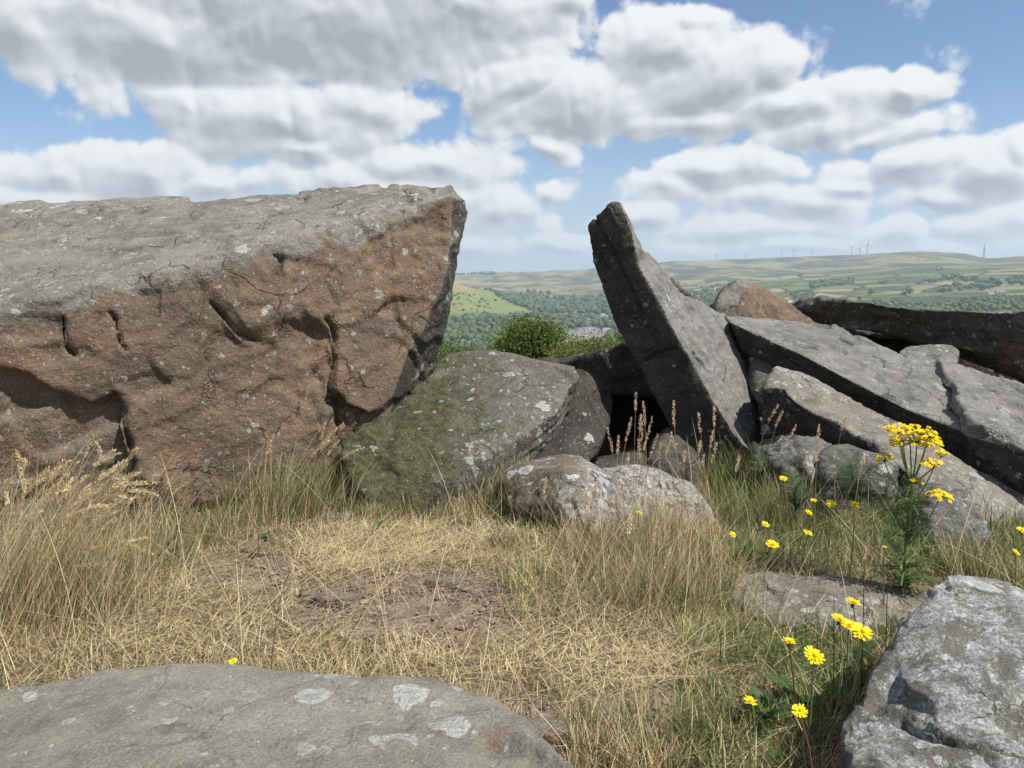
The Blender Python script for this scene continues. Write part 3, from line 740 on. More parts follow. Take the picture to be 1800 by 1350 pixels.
simple_rock('ragwort_rock', [((1430, 1235), 3.15), ((1500, 1208), 3.2), ((1560, 1200), 3.2), ((1600, 1245), 3.1), ((1660, 1320), 3.0), ((1680, 1400), 2.95), ((1440, 1380), 2.95)], .3, M_GREY,
            'grey cornered rock behind the yellow ragwort stem', 67, voxel=.012, amp=.02, freq=3, chip=.025, chipf=4, attrs=lambda V, N, px: dict(lichen=.62, brown=.2, crust_shade=.5))
# pale lichened boulder in front of the hollow
pts = [at(*z8(*p), y) for p, y in (((830, 645), 3.55), ((890, 598), 3.62), ((1110, 560), 3.70), ((1200, 578), 3.62), ((1262, 618), 3.58), ((1132, 642), 3.36), ((1080, 765), 3.28), ((850, 800), 3.42), ((1170, 900), 3.2))]
h1 = hull(pts + [p + np.array([.05, .35, -.12]) for p in pts[:5]] + [np.array([.3, 3.4, -.1]), np.array([.6, 3.2, -.1])])
pts = [at(*z8(*p), y) for p, y in (((1136, 644), 3.36), ((1280, 634), 3.52), ((1450, 603), 3.62), ((1520, 624), 3.56), ((1690, 692), 3.42), ((1730, 800), 3.32), ((1700, 940), 3.24), ((1260, 950), 3.14), ((1180, 860), 3.19))]
h2 = hull(pts + [p + np.array([.05, .3, -.14]) for p in pts[:6]] + [np.array([.5, 3.2, -.1]), np.array([1.0, 3.25, -.1])])
rock('pale_boulder', [h1, h2], M_PALE, 'low boulder crusted with big white lichen patches before the black hollow', voxel=.010, amp=.006, freq=3.2, chip=.014, chipf=4, smooth_it=1, seed=71,
     attrs=lambda V, N, px: dict(lichen=.45 + .75 * sstep(px[:, 0], 1000, 1060), brown=.22, crust_shade=.45 * sstep(1010 - px[:, 0], 0, 30), moss=.25 * sstep(1000 - px[:, 0], 0, 30)))  # left part painted darker to read as its shaded face
simple_rock('hollow_stone', [((1530, 505), 4.35), ((1588, 434), 4.42), ((1640, 478), 4.42), ((1715, 560), 4.32), ((1715, 660), 4.2), ((1500, 600), 4.22)], .3, M_DARK,
            'mossy stone standing at the foot of the leaning slab inside the hollow', 73, conv=z8, voxel=.013, amp=.02, freq=3, chip=.015, attrs=lambda V, N, px: dict(moss=.45, lichen=.3, crust_shade=.55))  # coloured dark so it recedes into the hollow's shade
simple_rock('hollow_ledge', [((1250, 610), 4.3), ((1340, 590), 4.3), ((1450, 550), 4.35), ((1500, 575), 4.3), ((1560, 660), 4.15), ((1240, 680), 4.1)], .4, M_DARK,
            'low greenish ledge stone on the floor of the hollow', 79, conv=z8, voxel=.013, amp=.015, freq=3, chip=.012, attrs=lambda V, N, px: dict(moss=.5, lichen=.2, crust_shade=.55))  # painted darker to sink back into the shaded hollow

# ---- slab bedded flat in the turf
pts = [g(x, y, .014) for x, y in ((1288, 1014), (1340, 1004), (1430, 1007), (1500, 1030), (1560, 1042), (1650, 1038), (1700, 1060), (1620, 1094), (1520, 1098), (1400, 1102), (1330, 1080), (1275, 1045))]
rock('bedded_slab', [hull(pts + [p - np.array([0, 0, .12]) for p in pts])], M_TAN, 'flat grey slab bedded level in the turf behind the yellow flowers', cat='slab', voxel=.008, amp=.008, freq=4, chip=.009, chipf=5, strata=.010, smooth_it=1, seed=83,
     attrs=lambda V, N, px: dict(lichen=.40, brown=.08), sculpt=lambda V2, V, N, px: crack(V2, N, px, [(1500, 1055), (1545, 1066), (1600, 1072)], 4, .03, np.ones(len(V)), 3, 2))

# ---- foreground rocks
TOPS = [(-160, 1262), (0, 1212), (90, 1192), (150, 1185), (230, 1180), (300, 1166), (400, 1160), (470, 1171), (560, 1178), (650, 1194), (760, 1195), (870, 1226), (925, 1262), (965, 1305), (1020, 1360)]
rim = [g(px, py, .20 + .012 * sin(px * .021)) for px, py in TOPS]
near = [np.array([.42, .55, .27]), np.array([-1.45, .55, .27])]
bmF = bmesh.new()
tv = [bmF.verts.new(p) for p in rim + near]; bv = [bmF.verts.new((p[0] * 1.02, p[1] + .04, -.12)) for p in rim + near]
nF = len(tv)
bmF.faces.new(tv); bmF.faces.new(list(reversed(bv)))
for k in range(nF): bmF.faces.new((tv[k], bv[k], bv[(k + 1) % nF], tv[(k + 1) % nF]))
bmesh.ops.recalc_face_normals(bmF, faces=bmF.faces)
def sculpt_fore(V2, V, N, px):
    up = sstep(N[:, 2], .4, .7)
    V2 = recess(V2, N, px, [(540, 1215), (640, 1205), (760, 1215), (860, 1240), (780, 1290), (700, 1300), (600, 1260)], .016, 45, up, (0, 0, -1), 10, 2)
    V2 = recess(V2, N, px, [(845, 1300), (900, 1285), (1000, 1350), (850, 1400)], .022, 14, up, (0, 0, -1), 10, 3)
    V2 = crack(V2, N, px, [(790, 1290), (850, 1300), (950, 1320)], 8, .012, up, 6, 3)
    return V2
rock('foreground_slab', [bmF], M_FORE, 'broad smooth grey rock with oval white lichen blotches beside trodden dry grass', voxel=.0098, amp=.018, freq=2.4, chip=.006, chipf=3.4, strata=.004, rough=.5, seed=89, sculpt=sculpt_fore,
     attrs=lambda V, N, px: dict(lichen=.52, brown=.05 + .35 * (1 - sstep(np.abs(px[:, 0] - 870) + np.abs(px[:, 1] - 1290), 10, 70))), smooth_it=3)
# boulder at the lower right
pts = [at(1658, 1012, 1.86), at(1672, 1008, 1.88), at(1730, 1016, 1.92), at(1800, 1040, 1.90), at(2000, 1100, 1.8), at(1640, 1042, 1.78), at(1612, 1092, 1.70), at(1600, 1125, 1.66), at(1588, 1165, 1.60), at(1545, 1195, 1.56),
       at(1490, 1240, 1.50), at(1468, 1290, 1.42), at(1640, 1258, 1.36), at(1800, 1320, 1.28), at(2000, 1350, 1.25), at(1550, 1250, 1.43)]
low = [np.array([p[0] * .97, p[1] - .06, -.12]) for p in pts if p[1] < 1.62] + [np.array([1.3, 1.95, -.1]), np.array([1.0, 1.9, -.1]), np.array([1.5, 1.0, -.1]), np.array([1.5, 1.0, .32]), np.array([.62, 1.15, .2]), np.array([.7, 1.05, -.1])]
def sculpt_right(V2, V, N, px):
    m = np.ones(len(V))
    V2 = recess(V2, N, px, [(1500, 1232), (1575, 1175), (1600, 1205), (1650, 1225), (1720, 1240), (1800, 1240), (2000, 1300), (2000, 1360), (1800, 1330), (1690, 1300), (1600, 1275), (1540, 1250)], .028, 10, m, None, 6, 2)
    V2 = crack(V2, N, px, [(1570, 1240), (1620, 1268), (1680, 1285), (1760, 1300)], 6, .03, m, 5, 3)
    V2 = recess(V2, N, px, [(1640, 1040), (1662, 1012), (1670, 1030), (1672, 1046)], .018, 5, m, None, 3, 4)
    return V2
rock('lichen_boulder', [hull(pts + low)], M_LICH, 'jagged boulder heavily encrusted with blue white lichen beside yellow flowers', voxel=.0072, amp=.005, freq=3.4, chip=.020, chipf=3.6, strata=.010, bed=(.3, -.2, 1), seed=97, sculpt=sculpt_right,
     attrs=lambda V, N, px: dict(lichen=.62, brown=.1, moss=.10), smooth_it=1)

# ------------------------------------------------------------------ far terrain: hill top, valley, moor
R_NEAR = [(8, -.35), (11, -1.1), (14, -2.2), (30, -7.0), (60, -15), (150, -36), (400, -78), (800, -112), (1200, -130)]
COLS = {  # picture column : (distance m, picture row of the ground there)
    700: [(1600, 600), (2000, 568), (2250, 552), (2600, 520), (2900, 498), (3050, 497), (3800, 512), (5000, 499), (6500, 485), (8000, 492)],
    800: [(1600, 598), (2000, 567), (2250, 553), (2600, 524), (2900, 500), (3050, 499), (3800, 511), (5000, 498), (6500, 483), (8000, 490)],
    850: [(1600, 598), (2000, 568), (2300, 553), (2700, 530), (3000, 511), (3150, 511), (3800, 510), (5000, 498), (6500, 480), (8000, 487)],
    900: [(1600, 599), (2000, 573), (2400, 555), (2900, 532), (3200, 524), (3300, 524), (3800, 516), (5000, 499), (6500, 478), (8000, 485)],
    1000: [(1600, 602), (2000, 583), (2500, 562), (3000, 546), (3800, 524), (5000, 502), (6500, 474), (8000, 482)],
    1100: [(1600, 598), (2000, 576), (2500, 552), (3000, 535), (3800, 516), (5000, 492), (6500, 467), (8000, 475)],
    1200: [(1600, 588), (2200, 552), (3000, 522), (4000, 498), (5000, 481), (6000, 459), (6300, 459), (8000, 467)],
    1300: [(1600, 575), (2200, 543), (3000, 512), (4000, 489), (5000, 473), (6000, 456), (6300, 456), (8000, 464)],
    1450: [(1600, 566), (2200, 537), (3000, 506), (4000, 482), (5000, 465), (6000, 450), (6300, 450), (8000, 458)],
    1600: [(1600, 558), (2200, 531), (2800, 507), (3400, 489), (4200, 469), (5500, 443), (5900, 443), (8000, 452)],
    1685: [(1600, 555), (2200, 528), (2800, 503), (3400, 484), (4200, 467), (5500, 444), (5900, 446), (8000, 458)],
    1735: [(1600, 553), (2200, 526), (2800, 501), (3400, 482), (4200, 467), (5500, 453), (5900, 455), (8000, 462)],
    1800: [(1600, 551), (2200, 525), (2800, 500), (3400, 480), (4200, 464), (5500, 450), (5900, 451), (8000, 458)],
}
_cp = sorted(COLS)
_caz = np.array([azel(c, 490)[0] for c in _cp])
_lr = np.log(np.concatenate([np.geomspace(8, 1500, 70), np.linspace(1540, 7000, 160), np.geomspace(7200, 16000, 14)]))
_tab = []
for c in _cp:
    rr = [r for r, _ in R_NEAR]; zz = [z for _, z in R_NEAR]
    for r, py in COLS[c]:
        rr.append(r); zz.append(CAMZ + r * tan(radians(azel(c, py)[1])))
    rr.append(16000); zz.append(zz[-1])
    _tab.append(np.interp(_lr, np.log(rr), zz))
_tab = np.array(_tab)
def terrain(azd, r):
    azd = np.asarray(azd, float); r = np.asarray(r, float)
    lr = np.clip(np.log(np.maximum(r, 8.0)), _lr[0], _lr[-1])
    ia = np.clip(np.searchsorted(_caz, azd) - 1, 0, len(_caz) - 2)
    ta = np.clip((azd - _caz[ia]) / (_caz[ia + 1] - _caz[ia]), 0, 1); ta = ta * ta * (3 - 2 * ta)
    ir = np.clip(np.searchsorted(_lr, lr) - 1, 0, len(_lr) - 2)
    tr = (lr - _lr[ir]) / (_lr[ir + 1] - _lr[ir])
    z = (1 - ta) * ((1 - tr) * _tab[ia, ir] + tr * _tab[ia, ir + 1]) + ta * ((1 - tr) * _tab[ia + 1, ir] + tr * _tab[ia + 1, ir + 1])
    x, y = r * np.sin(np.radians(azd)), r * np.cos(np.radians(azd))
    P = np.stack([x.ravel() / 420, y.ravel() / 420, np.zeros(x.size)], 1)
    nz = fbm(P, 4, .5, seed=77).reshape(z.shape) * np.interp(r, [0, 60, 600, 2000, 7000], [0, .4, 5, 7, 9])
    return z + nz
def ground_hit(px, py, rmin=900, rmax=8000):
    a, e = azel(px, py)
    rr = np.linspace(rmin, rmax, 700)
    ang = np.degrees(np.arctan2(terrain(np.full(rr.shape, a), rr) - CAMZ, rr))
    k = np.argmax(ang >= e)
    if not (ang >= e).any(): k = int(np.argmax(ang))
    r = rr[k]
    z = float(terrain(np.array([a]), np.array([r]))[0])
    return np.array([r * sin(radians(a)), r * cos(radians(a)), z])
def near_h(x, y):
    P = np.stack([x, y, np.zeros_like(x)], -1).reshape(-1, 3)
    h = .030 * fbm(P * 1.3, 3, .5, seed=5) + .010 * fbm(P * 6, 3, .55, seed=6)
    h = h.reshape(x.shape)
    pit = np.exp(-((x - .95) / .55) ** 2 - ((y - 5.0) / .55) ** 2)
    h = h - .55 * pit
    h = h + .05 * sstep(-x, .7, 2.2) * sstep(y, 1.6, 2.6)
    return h
def ground_h(x, y):
    r = np.hypot(x, y); a = np.degrees(np.arctan2(x, y))
    w = sstep(r, 7.5, 13)
    return near_h(x, y) * (1 - w) + terrain(a, np.maximum(r, 8)) * w

aa = np.concatenate([np.arange(-180, -12, 3.0), np.arange(-12, 37, .11), np.arange(37, 180, 3.0)])
rr = np.concatenate([np.geomspace(11.5, 1500, 60), np.linspace(1530, 6800, 190), np.geomspace(7000, 15500, 14)])
A, R = np.meshgrid(aa, rr)
Z = terrain(A, R) - np.interp(R, [11, 13.5, 20], [.5, .12, 0])
V = np.stack([R * np.sin(np.radians(A)), R * np.cos(np.radians(A)), Z], -1).reshape(-1, 3)
na, nr = len(aa), len(rr)
ii = np.arange(na); jj = np.arange(nr - 1)
I, J = np.meshgrid(ii, jj)
F = np.stack([J * na + I, J * na + (I + 1) % na, (J + 1) * na + (I + 1) % na, (J + 1) * na + I], -1).reshape(-1, 4)
pxy = project(V)
infront = (V[:, 1] > 10)
moor = np.where(infront, sstep(R.ravel() + 500 * vnoise(V / 900, 3), 3900, 4600), .5)
moor = np.maximum(moor, np.where(infront, sstep(R.ravel(), 4200, 4500), 0))
lefth = sstep(poly_sd(pxy, [(770, 494), (860, 508), (960, 535), (900, 552), (770, 556)]), -6, 6) * (R.ravel() > 2000) * (R.ravel() < 3200)
brownf = sstep(poly_sd(pxy, [(780, 494), (812, 497), (835, 508), (800, 514), (780, 514)]), -3, 3) * (R.ravel() > 2500) * (R.ravel() < 3300)

lm = bpy.data.materials.new('far_fields_and_moor'); lm.use_nodes = True
nt = lm.node_tree; nt.nodes.clear()
geo = nt.nodes.new('ShaderNodeNewGeometry')
P = geo.outputs['Position']
wn = nd(nt, 'ShaderNodeTexNoise', {'Vector': P, 'Scale': .004, 'Detail': 2.0}).outputs['Color']
Pw = nd(nt, 'ShaderNodeVectorMath', {0: wn, 1: (90, 90, 0), 2: P}, operation='MULTIPLY_ADD').outputs[0]
vf = nd(nt, 'ShaderNodeTexVoronoi', {'Vector': Pw, 'Scale': .0078, 'Randomness': .85}, feature='F1', voronoi_dimensions='2D')
ve = nd(nt, 'ShaderNodeTexVoronoi', {'Vector': Pw, 'Scale': .0078, 'Randomness': .85}, feature='DISTANCE_TO_EDGE', voronoi_dimensions='2D')
sc = nd(nt, 'ShaderNodeSeparateColor', {0: vf.outputs['Color']})
rp = nt.nodes.new('ShaderNodeValToRGB'); nt.links.new(sc.outputs[0], rp.inputs[0])
cr = rp.color_ramp; cr.interpolation = 'CONSTANT'
cols = [(0, (.075, .088, .042)), (.20, (.135, .155, .060)), (.38, (.215, .195, .100)), (.54, (.090, .105, .050)), (.68, (.270, .235, .130)), (.82, (.065, .075, .040)), (.92, (.165, .195, .065))]
cr.elements[0].color = cols[0][1] + (1,); cr.elements[1].position = cols[1][0]; cr.elements[1].color = cols[1][1] + (1,)
for p_, c_ in cols[2:]:
    e = cr.elements.new(p_); e.color = c_ + (1,)
fld = mix(nt, mth(nt, 'MULTIPLY', smooth(nt, noise(nt, P, .03, 4, .6), .4, .7), .3), rp.outputs[0], (.13, .13, .06))
fld = mix(nt, smooth(nt, ve.outputs['Distance'], .030, .070, .95, 0), fld, (.032, .038, .024))
Pm = nd(nt, 'ShaderNodeVectorMath', {0: P, 1: (1, .45, 1)}, operation='MULTIPLY').outputs[0]
mo = mix(nt, smooth(nt, noise(nt, Pm, .0042, 6, .62, .5), .40, .60), (.078, .076, .048), (.26, .22, .125))
mo = mix(nt, mth(nt, 'MULTIPLY', smooth(nt, noise(nt, Pm, .011, 5, .65), .52, .68), .7), mo, (.075, .080, .042))
mo = mix(nt, smooth(nt, ve.outputs['Distance'], .020, .05, .6, 0), mo, (.045, .045, .03))
atm = nd(nt, 'ShaderNodeAttribute', attribute_name='moor').outputs['Fac']
c = mix(nt, atm, fld, mo)
gl = mix(nt, smooth(nt, noise(nt, P, .012, 5, .6), .35, .65), (.185, .205, .072), (.125, .150, .055))
c = mix(nt, nd(nt, 'ShaderNodeAttribute', attribute_name='pasture').outputs['Fac'], c, gl)
c = mix(nt, nd(nt, 'ShaderNodeAttribute', attribute_name='bracken').outputs['Fac'], c, (.27, .185, .085))
bs = nd(nt, 'ShaderNodeBsdfDiffuse', {0: c, 1: .5})
out = nt.nodes.new('ShaderNodeOutputMaterial'); nt.links.new(bs.outputs[0], out.inputs[0])
me = mesh_np('valley_and_moor', V, F, lm, True, dict(moor=moor, pasture=lefth, bracken=brownf))
tag(link('hills', me), 'wide valley of fields and woods rising to a brown moor skyline', 'hills', kind='structure')

# ------------------------------------------------------------------ near ground
xs = np.concatenate([np.linspace(-14, -3.2, 45)[:-1], np.arange(-3.2, 3.4, .022), np.linspace(3.4, 14, 45)])
ys = np.concatenate([np.linspace(-10, .7, 22)[:-1], np.arange(.7, 4.4, .02), np.linspace(4.4, 14, 90)])
X, Y = np.meshgrid(xs, ys)
DIRT = [[(620, 1010), (740, 994), (885, 1012), (915, 1085), (840, 1138), (690, 1142), (595, 1098)], [(385, 985), (470, 962), (530, 975), (540, 1030), (440, 1050), (375, 1025)],
        [(735, 905), (815, 912), (835, 940), (770, 952)], [(1020, 1240), (1130, 1205), (1205, 1235), (1185, 1290), (1090, 1312), (1010, 1290)], [(890, 1225), (960, 1270), (1070, 1360), (950, 1340)],
        [(500, 1045), (620, 1025), (650, 1095), (530, 1095)], [(830, 1195), (930, 1200), (1000, 1260), (940, 1270), (860, 1225)]]
Zg = ground_h(X, Y)
Vg = np.stack([X, Y, Zg], -1).reshape(-1, 3)
pg = project(Vg)
def dirt_mask(pix, soft=16):
    d = np.zeros(len(pix))
    for p in DIRT:
        d = np.maximum(d, sstep(poly_sd(pix, p), -soft, soft))
    return d
jig = pg + 26 * np.stack([fbm(Vg * 7, 3, seed=3), fbm(Vg * 7 + 40, 3, seed=4)], 1)
dm = dirt_mask(jig) * (Vg[:, 1] > 1) * (Vg[:, 1] < 5)
crumb = dm * (.012 * np.abs(vnoise(Vg * 32, 8)) + .010 * vnoise(Vg * 15, 9)) - .012 * dm
Vg[:, 2] += crumb
na, nr = len(xs), len(ys)
I, J = np.meshgrid(np.arange(na - 1), np.arange(nr - 1))
F = np.stack([J * na + I, J * na + I + 1, (J + 1) * na + I + 1, (J + 1) * na + I], -1).reshape(-1, 4)
sm = bpy.data.materials.new('soil_and_thatch'); sm.use_nodes = True
nt = sm.node_tree; nt.nodes.clear()
P = nt.nodes.new('ShaderNodeNewGeometry').outputs['Position']
dat = nd(nt, 'ShaderNodeAttribute', attribute_name='dirt').outputs['Fac']
soil = mix(nt, smooth(nt, noise(nt, P, 9, 6, .65), .38, .66), (.145, .112, .082), (.255, .200, .145))
soil = mix(nt, smooth(nt, noise(nt, P, 3.1, 3, .5), .56, .68), soil, (.27, .175, .095))
soil = mix(nt, smooth(nt, noise(nt, P, 75, 3, .7), .5, .75), soil, (.25, .20, .15))
Pst = nd(nt, 'ShaderNodeVectorMath', {0: P, 1: (1, .35, 1)}, operation='MULTIPLY').outputs[0]
th = mix(nt, smooth(nt, noise(nt, Pst, 120, 4, .7, .8), .40, .62), (.085, .068, .040), (.27, .215, .125))
th = mix(nt, mth(nt, 'MULTIPLY', smooth(nt, noise(nt, P, 5, 5, .6), .48, .68), .6), th, (.085, .09, .04))
c = mix(nt, dat, th, soil)
bs = nd(nt, 'ShaderNodeBsdfPrincipled', {'Base Color': c, 'Roughness': .95})
bs.inputs['Specular IOR Level'].default_value = .15
h = mth(nt, 'ADD', mth(nt, 'MULTIPLY', noise(nt, P, 60, 5, .7), .018), mth(nt, 'MULTIPLY', voro(nt, P, 48), -.012))
bmp = nd(nt, 'ShaderNodeBump', {'Height': h, 'Strength': .9, 'Distance': 1.0}); nt.links.new(bmp.outputs[0], bs.inputs['Normal'])
out = nt.nodes.new('ShaderNodeOutputMaterial'); nt.links.new(bs.outputs[0], out.inputs[0])
me = mesh_np('ground', Vg, F, sm, True, dict(dirt=dm))
ground = tag(link('ground', me), 'dry hilltop ground of bare soil patches and straw thatch', 'ground', kind='structure')

# where rocks stand: nothing grows inside them
bpy.context.view_layer.update()
OX0, OX1, OY0, OY1, OS = -3.2, 3.4, .7, 5.2, .02
ox = np.arange(OX0, OX1, OS); oy = np.arange(OY0, OY1, OS)
occ = np.zeros((len(oy), len(ox)), bool)
occ_top = np.zeros((len(oy), len(ox)))
_up, _dn = Vector((0, 0, 1)), Vector((0, 0, -1))
GX, GY = np.meshgrid(ox, oy); GZ = near_h(GX, GY)
for ob, Vr, _n in ROCKS:
    lo, hi = Vr.min(0), Vr.max(0)
    loc = ob.location
    for j in range(max(0, int((lo[1] - OY0) / OS)), min(len(oy), int((hi[1] - OY0) / OS) + 2)):
        for i in range(max(0, int((lo[0] - OX0) / OS)), min(len(ox), int((hi[0] - OX0) / OS) + 2)):
            o_ = Vector((ox[i], oy[j], GZ[j, i] + .012)) - loc
            ok, co_, no_, _ = ob.ray_cast(o_, _up)
            if ok and no_.z > 0: occ[j, i] = True
def blocked(x, y):
    i = np.clip(((x - OX0) / OS + .5).astype(int), 0, len(ox) - 1); j = np.clip(((y - OY0) / OS + .5).astype(int), 0, len(oy) - 1)
    return occ[j, i]

# ------------------------------------------------------------------ leaf / plant materials
def plant_mat(name, transl=.35, rough=.6, gain=1.0):
    m = bpy.data.materials.new(name); m.use_nodes = True
    nt = m.node_tree; nt.nodes.clear()
    c = nd(nt, 'ShaderNodeAttribute', attribute_name='col').outputs['Color']
    if gain != 1.0: c = mix(nt, 1.0, c, (gain,) * 3, 'MULTIPLY')
    b = nd(nt, 'ShaderNodeBsdfPrincipled', {'Base Color': c, 'Roughness': rough})
    b.inputs['Specular IOR Level'].default_value = .25
    t = nd(nt, 'ShaderNodeBsdfTranslucent', {0: c})
    mx = nd(nt, 'ShaderNodeMixShader', {0: transl, 1: b.outputs[0], 2: t.outputs[0]})
    out = nt.nodes.new('ShaderNodeOutputMaterial'); nt.links.new(mx.outputs[0], out.inputs[0])
    return m
M_GRASS = plant_mat('grass_blades', .30, .62)
M_LEAF = plant_mat('green_leaves', .35, .5)
M_PETAL = plant_mat('yellow_petals', .30, .55)
M_STEM = plant_mat('plant_stems', .05, .6)
M_FOL = plant_mat('far_foliage', .20, .8)

def flat_mat(name, colr, rough=.7):
    m = bpy.data.materials.new(name); m.use_nodes = True
    nt = m.node_tree
    b = nt.nodes['Principled BSDF']
    tcx = nt.nodes.new('ShaderNodeTexCoord')
    n_ = noise(nt, tcx.outputs['Object'], .6, 4, .6)
    c = mix(nt, smooth(nt, n_, .35, .65), tuple(.82 * q for q in colr), colr)
    nt.links.new(c, b.inputs['Base Color']); b.inputs['Roughness'].default_value = rough
    return m

# ------------------------------------------------------------------ trees
def ico(sub=1):
    bm = bmesh.new(); bmesh.ops.create_icosphere(bm, subdivisions=sub, radius=1.0)
    V = np.array([v.co[:] for v in bm.verts]); F = np.array([[v.index for v in f.verts] for f in bm.faces]); bm.free()
    return V, F
ICO1, ICO1F = ico(2)
RNG = np.random.default_rng(4)
def crown_variant(seed, squat=.85):
    """a far crown: several lumpy clumps with an uneven outline"""
    rg = np.random.default_rng(seed)
    Vs, Fs, Cs, o = [], [], [], 0
    for k in range(6):
        c = rg.normal(0, .42, 3) * np.array([1, 1, .55]) + np.array([0, 0, .15 * k / 5])
        s = rg.uniform(.38, .62)
        v = ICO1 * s * (1 + .32 * vnoise(ICO1 * 2.6 + seed * 7 + k * 3, seed))[:, None] * np.array([1, 1, squat]) + c
        Vs.append(v); Fs.append(ICO1F + o); o += len(v)
        Cs.append(np.tile(np.array([.066, .095, .036]) * rg.uniform(.75, 1.3), (len(v), 1)) * (1 + .35 * vnoise(v * 6, seed + 2))[:, None])
    return np.concatenate(Vs), np.concatenate(Fs), np.concatenate(Cs)
CROWNS = [crown_variant(s) for s in range(5)]

# woods that read as one mass
WOODS = [  # polygon in the picture, how many crowns, rmin, rmax, size
    ([(775, 560), (900, 553), (1000, 555), (1100, 560), (1100, 578), (1000, 578), (985, 590), (960, 605), (880, 600), (775, 600)], 620, 1200, 2600, 8.5),
    ([(930, 512), (1010, 522), (1060, 520), (1110, 515), (1110, 555), (1000, 553), (940, 548), (890, 530)], 420, 2000, 4200, 10.0),
    ([(850, 505), (905, 512), (960, 532), (985, 548), (930, 545), (880, 525)], 190, 2000, 3600, 9.0),
    ([(775, 595), (980, 598), (985, 622), (775, 622)], 260, 1000, 1900, 6.0),
    ([(1062, 585), (1110, 580), (1110, 605), (1065, 605)], 120, 1000, 2200, 6.0),
    ([(1423, 497), (1500, 491), (1502, 500), (1425, 507)], 130, 2500, 4500, 7.0),
    ([(1690, 529), (1800, 522), (1800, 545), (1690, 548)], 220, 1200, 2600, 5.0),
    ([(1400, 530), (1690, 535), (1690, 546), (1400, 545)], 260, 1200, 2600, 4.5),
    ([(1220, 515), (1270, 508), (1300, 500), (1310, 520), (1250, 540), (1215, 545)], 160, 1800, 3600, 6.0),
    ([(1390, 515), (1430, 510), (1430, 530), (1390, 530)], 60, 1800, 3200, 6.0),
    ([(800, 474), (842, 477), (872, 480), (870, 483), (800, 484)], 70, 5200, 6900, 9.0),
]
rg = np.random.default_rng(12)
Vs, Fs, Cs, off = [], [], [], 0
for poly, cnt, r0, r1, size in WOODS:
    poly = np.array(poly, float)
    lo, hi = poly.min(0), poly.max(0)
    got = 0
    while got < cnt:
        q = rg.uniform(lo, hi, (cnt, 2))
        q = q[poly_sd(q, poly) > 0][:cnt - got]
        for p in q:
            b = ground_hit(p[0], p[1], r0, r1)
            v, f, c = CROWNS[rg.integers(5)]
            s = size * rg.uniform(.6, 1.3); a = rg.uniform(0, 6.28)
            rot = np.array([[cos(a), -sin(a), 0], [sin(a), cos(a), 0], [0, 0, rg.uniform(.9, 1.35)]])
            # keep two of the six clumps: the mass hides the rest
            k0 = rg.integers(0, 4) * len(ICO1)
            vv = v[k0:k0 + len(ICO1)]; vv = vv - vv.mean(0)
            Vs.append((vv @ rot.T) * s * 1.75 + b + np.array([0, 0, s * .7])); Fs.append(f[:len(ICO1F)] + off); off += len(vv)
            Cs.append(c[k0:k0 + len(ICO1)] * rg.uniform(.7, 1.5) * np.array([rg.uniform(.8, 1.25), 1, rg.uniform(.8, 1.2)]))
        got += len(q)
me = mesh_np('woodland', np.concatenate(Vs), np.concatenate(Fs), M_FOL, True, None, dict(col=np.clip(np.concatenate(Cs), .01, 1)))
tag(link('woodland', me), 'dark green woods massed along the valley and field edges', 'woodland', kind='stuff')

# single trees in the fields
TV = [mesh_np('far_tree_crown', v * np.array([1, 1, .95]) + np.array([0, 0, .62]), f, M_FOL, True, None, dict(col=np.clip(c * 1.1, .01, 1))) for v, f, c in CROWNS]
tk = [(sin(a) * r, cos(a) * r, z) for z, r in ((-.15, .10), (.9, .05)) for a in np.arange(0, 6.2, 1.0472)]
TRUNK = mesh_np('far_tree_trunk', tk, [(i, (i + 1) % 6, 6 + (i + 1) % 6, 6 + i) for i in range(6)], flat_mat('bark', (.09, .07, .05)))
def far_tree(px, py, size, label, group, r0=1200, r1=6000):
    b = ground_hit(px, py, r0, r1)
    t = bpy.data.objects.new('field_tree', None); COL.objects.link(t)
    t.location = b; t.empty_display_size = 1
    s = size * rg.uniform(.85, 1.15)
    t.scale = (s, s, s * rg.uniform(.85, 1.1)); t.rotation_euler = (0, 0, rg.uniform(0, 6.28))
    link('crown', TV[rg.integers(5)], t); link('trunk', TRUNK, t)
    tag(t, label, 'tree', group, 'thing')
for p in [(1637, 492), (1648, 489), (1660, 484), (1668, 486), (1678, 481), (1690, 486), (1700, 490), (1712, 488), (1724, 492), (1735, 493), (1745, 491), (1752, 497), (1714, 500), (1728, 503), (1738, 502), (1680, 498), (1664, 503), (1655, 508), (1668, 507), (1690, 505), (1700, 503)]:
    far_tree(p[0], p[1] + 6, 13.0, 'rounded dark tree of the copse around the far farmstead', 'farm copse trees', 1600, 4000)
for p in [(1775, 490), (1784, 488), (1793, 491), (1800, 488), (1780, 496), (1796, 497)]:
    far_tree(p[0], p[1] + 5, 13.0, 'dark tree of the small copse below the lattice mast', 'mast copse trees', 1600, 4200)
for p in [(1532, 513), (1534, 508), (1548, 494), (1553, 496), (1558, 493), (1590, 515), (1596, 508), (1600, 512), (1615, 497), (1622, 494), (1630, 491), (1470, 528), (1484, 525), (1510, 523), (1545, 529), (1648, 473), (1655, 470), (1406, 482), (1245, 505), (1252, 503), (1262, 500), (1240, 508)]:
    far_tree(p[0], p[1] + 4, 9.5, 'single dark tree along the distant field walls', 'field wall trees', 1600, 5200)
for k in range(46):
    px, py = rg.uniform(792, 905), rg.uniform(512, 550)
    if py < 505 + (px - 790) * .30: continue
    far_tree(px, py, rg.uniform(3.2, 5.2), 'small round bush dotted over the bright green hillside pasture', 'pasture bushes', 1900, 3300)

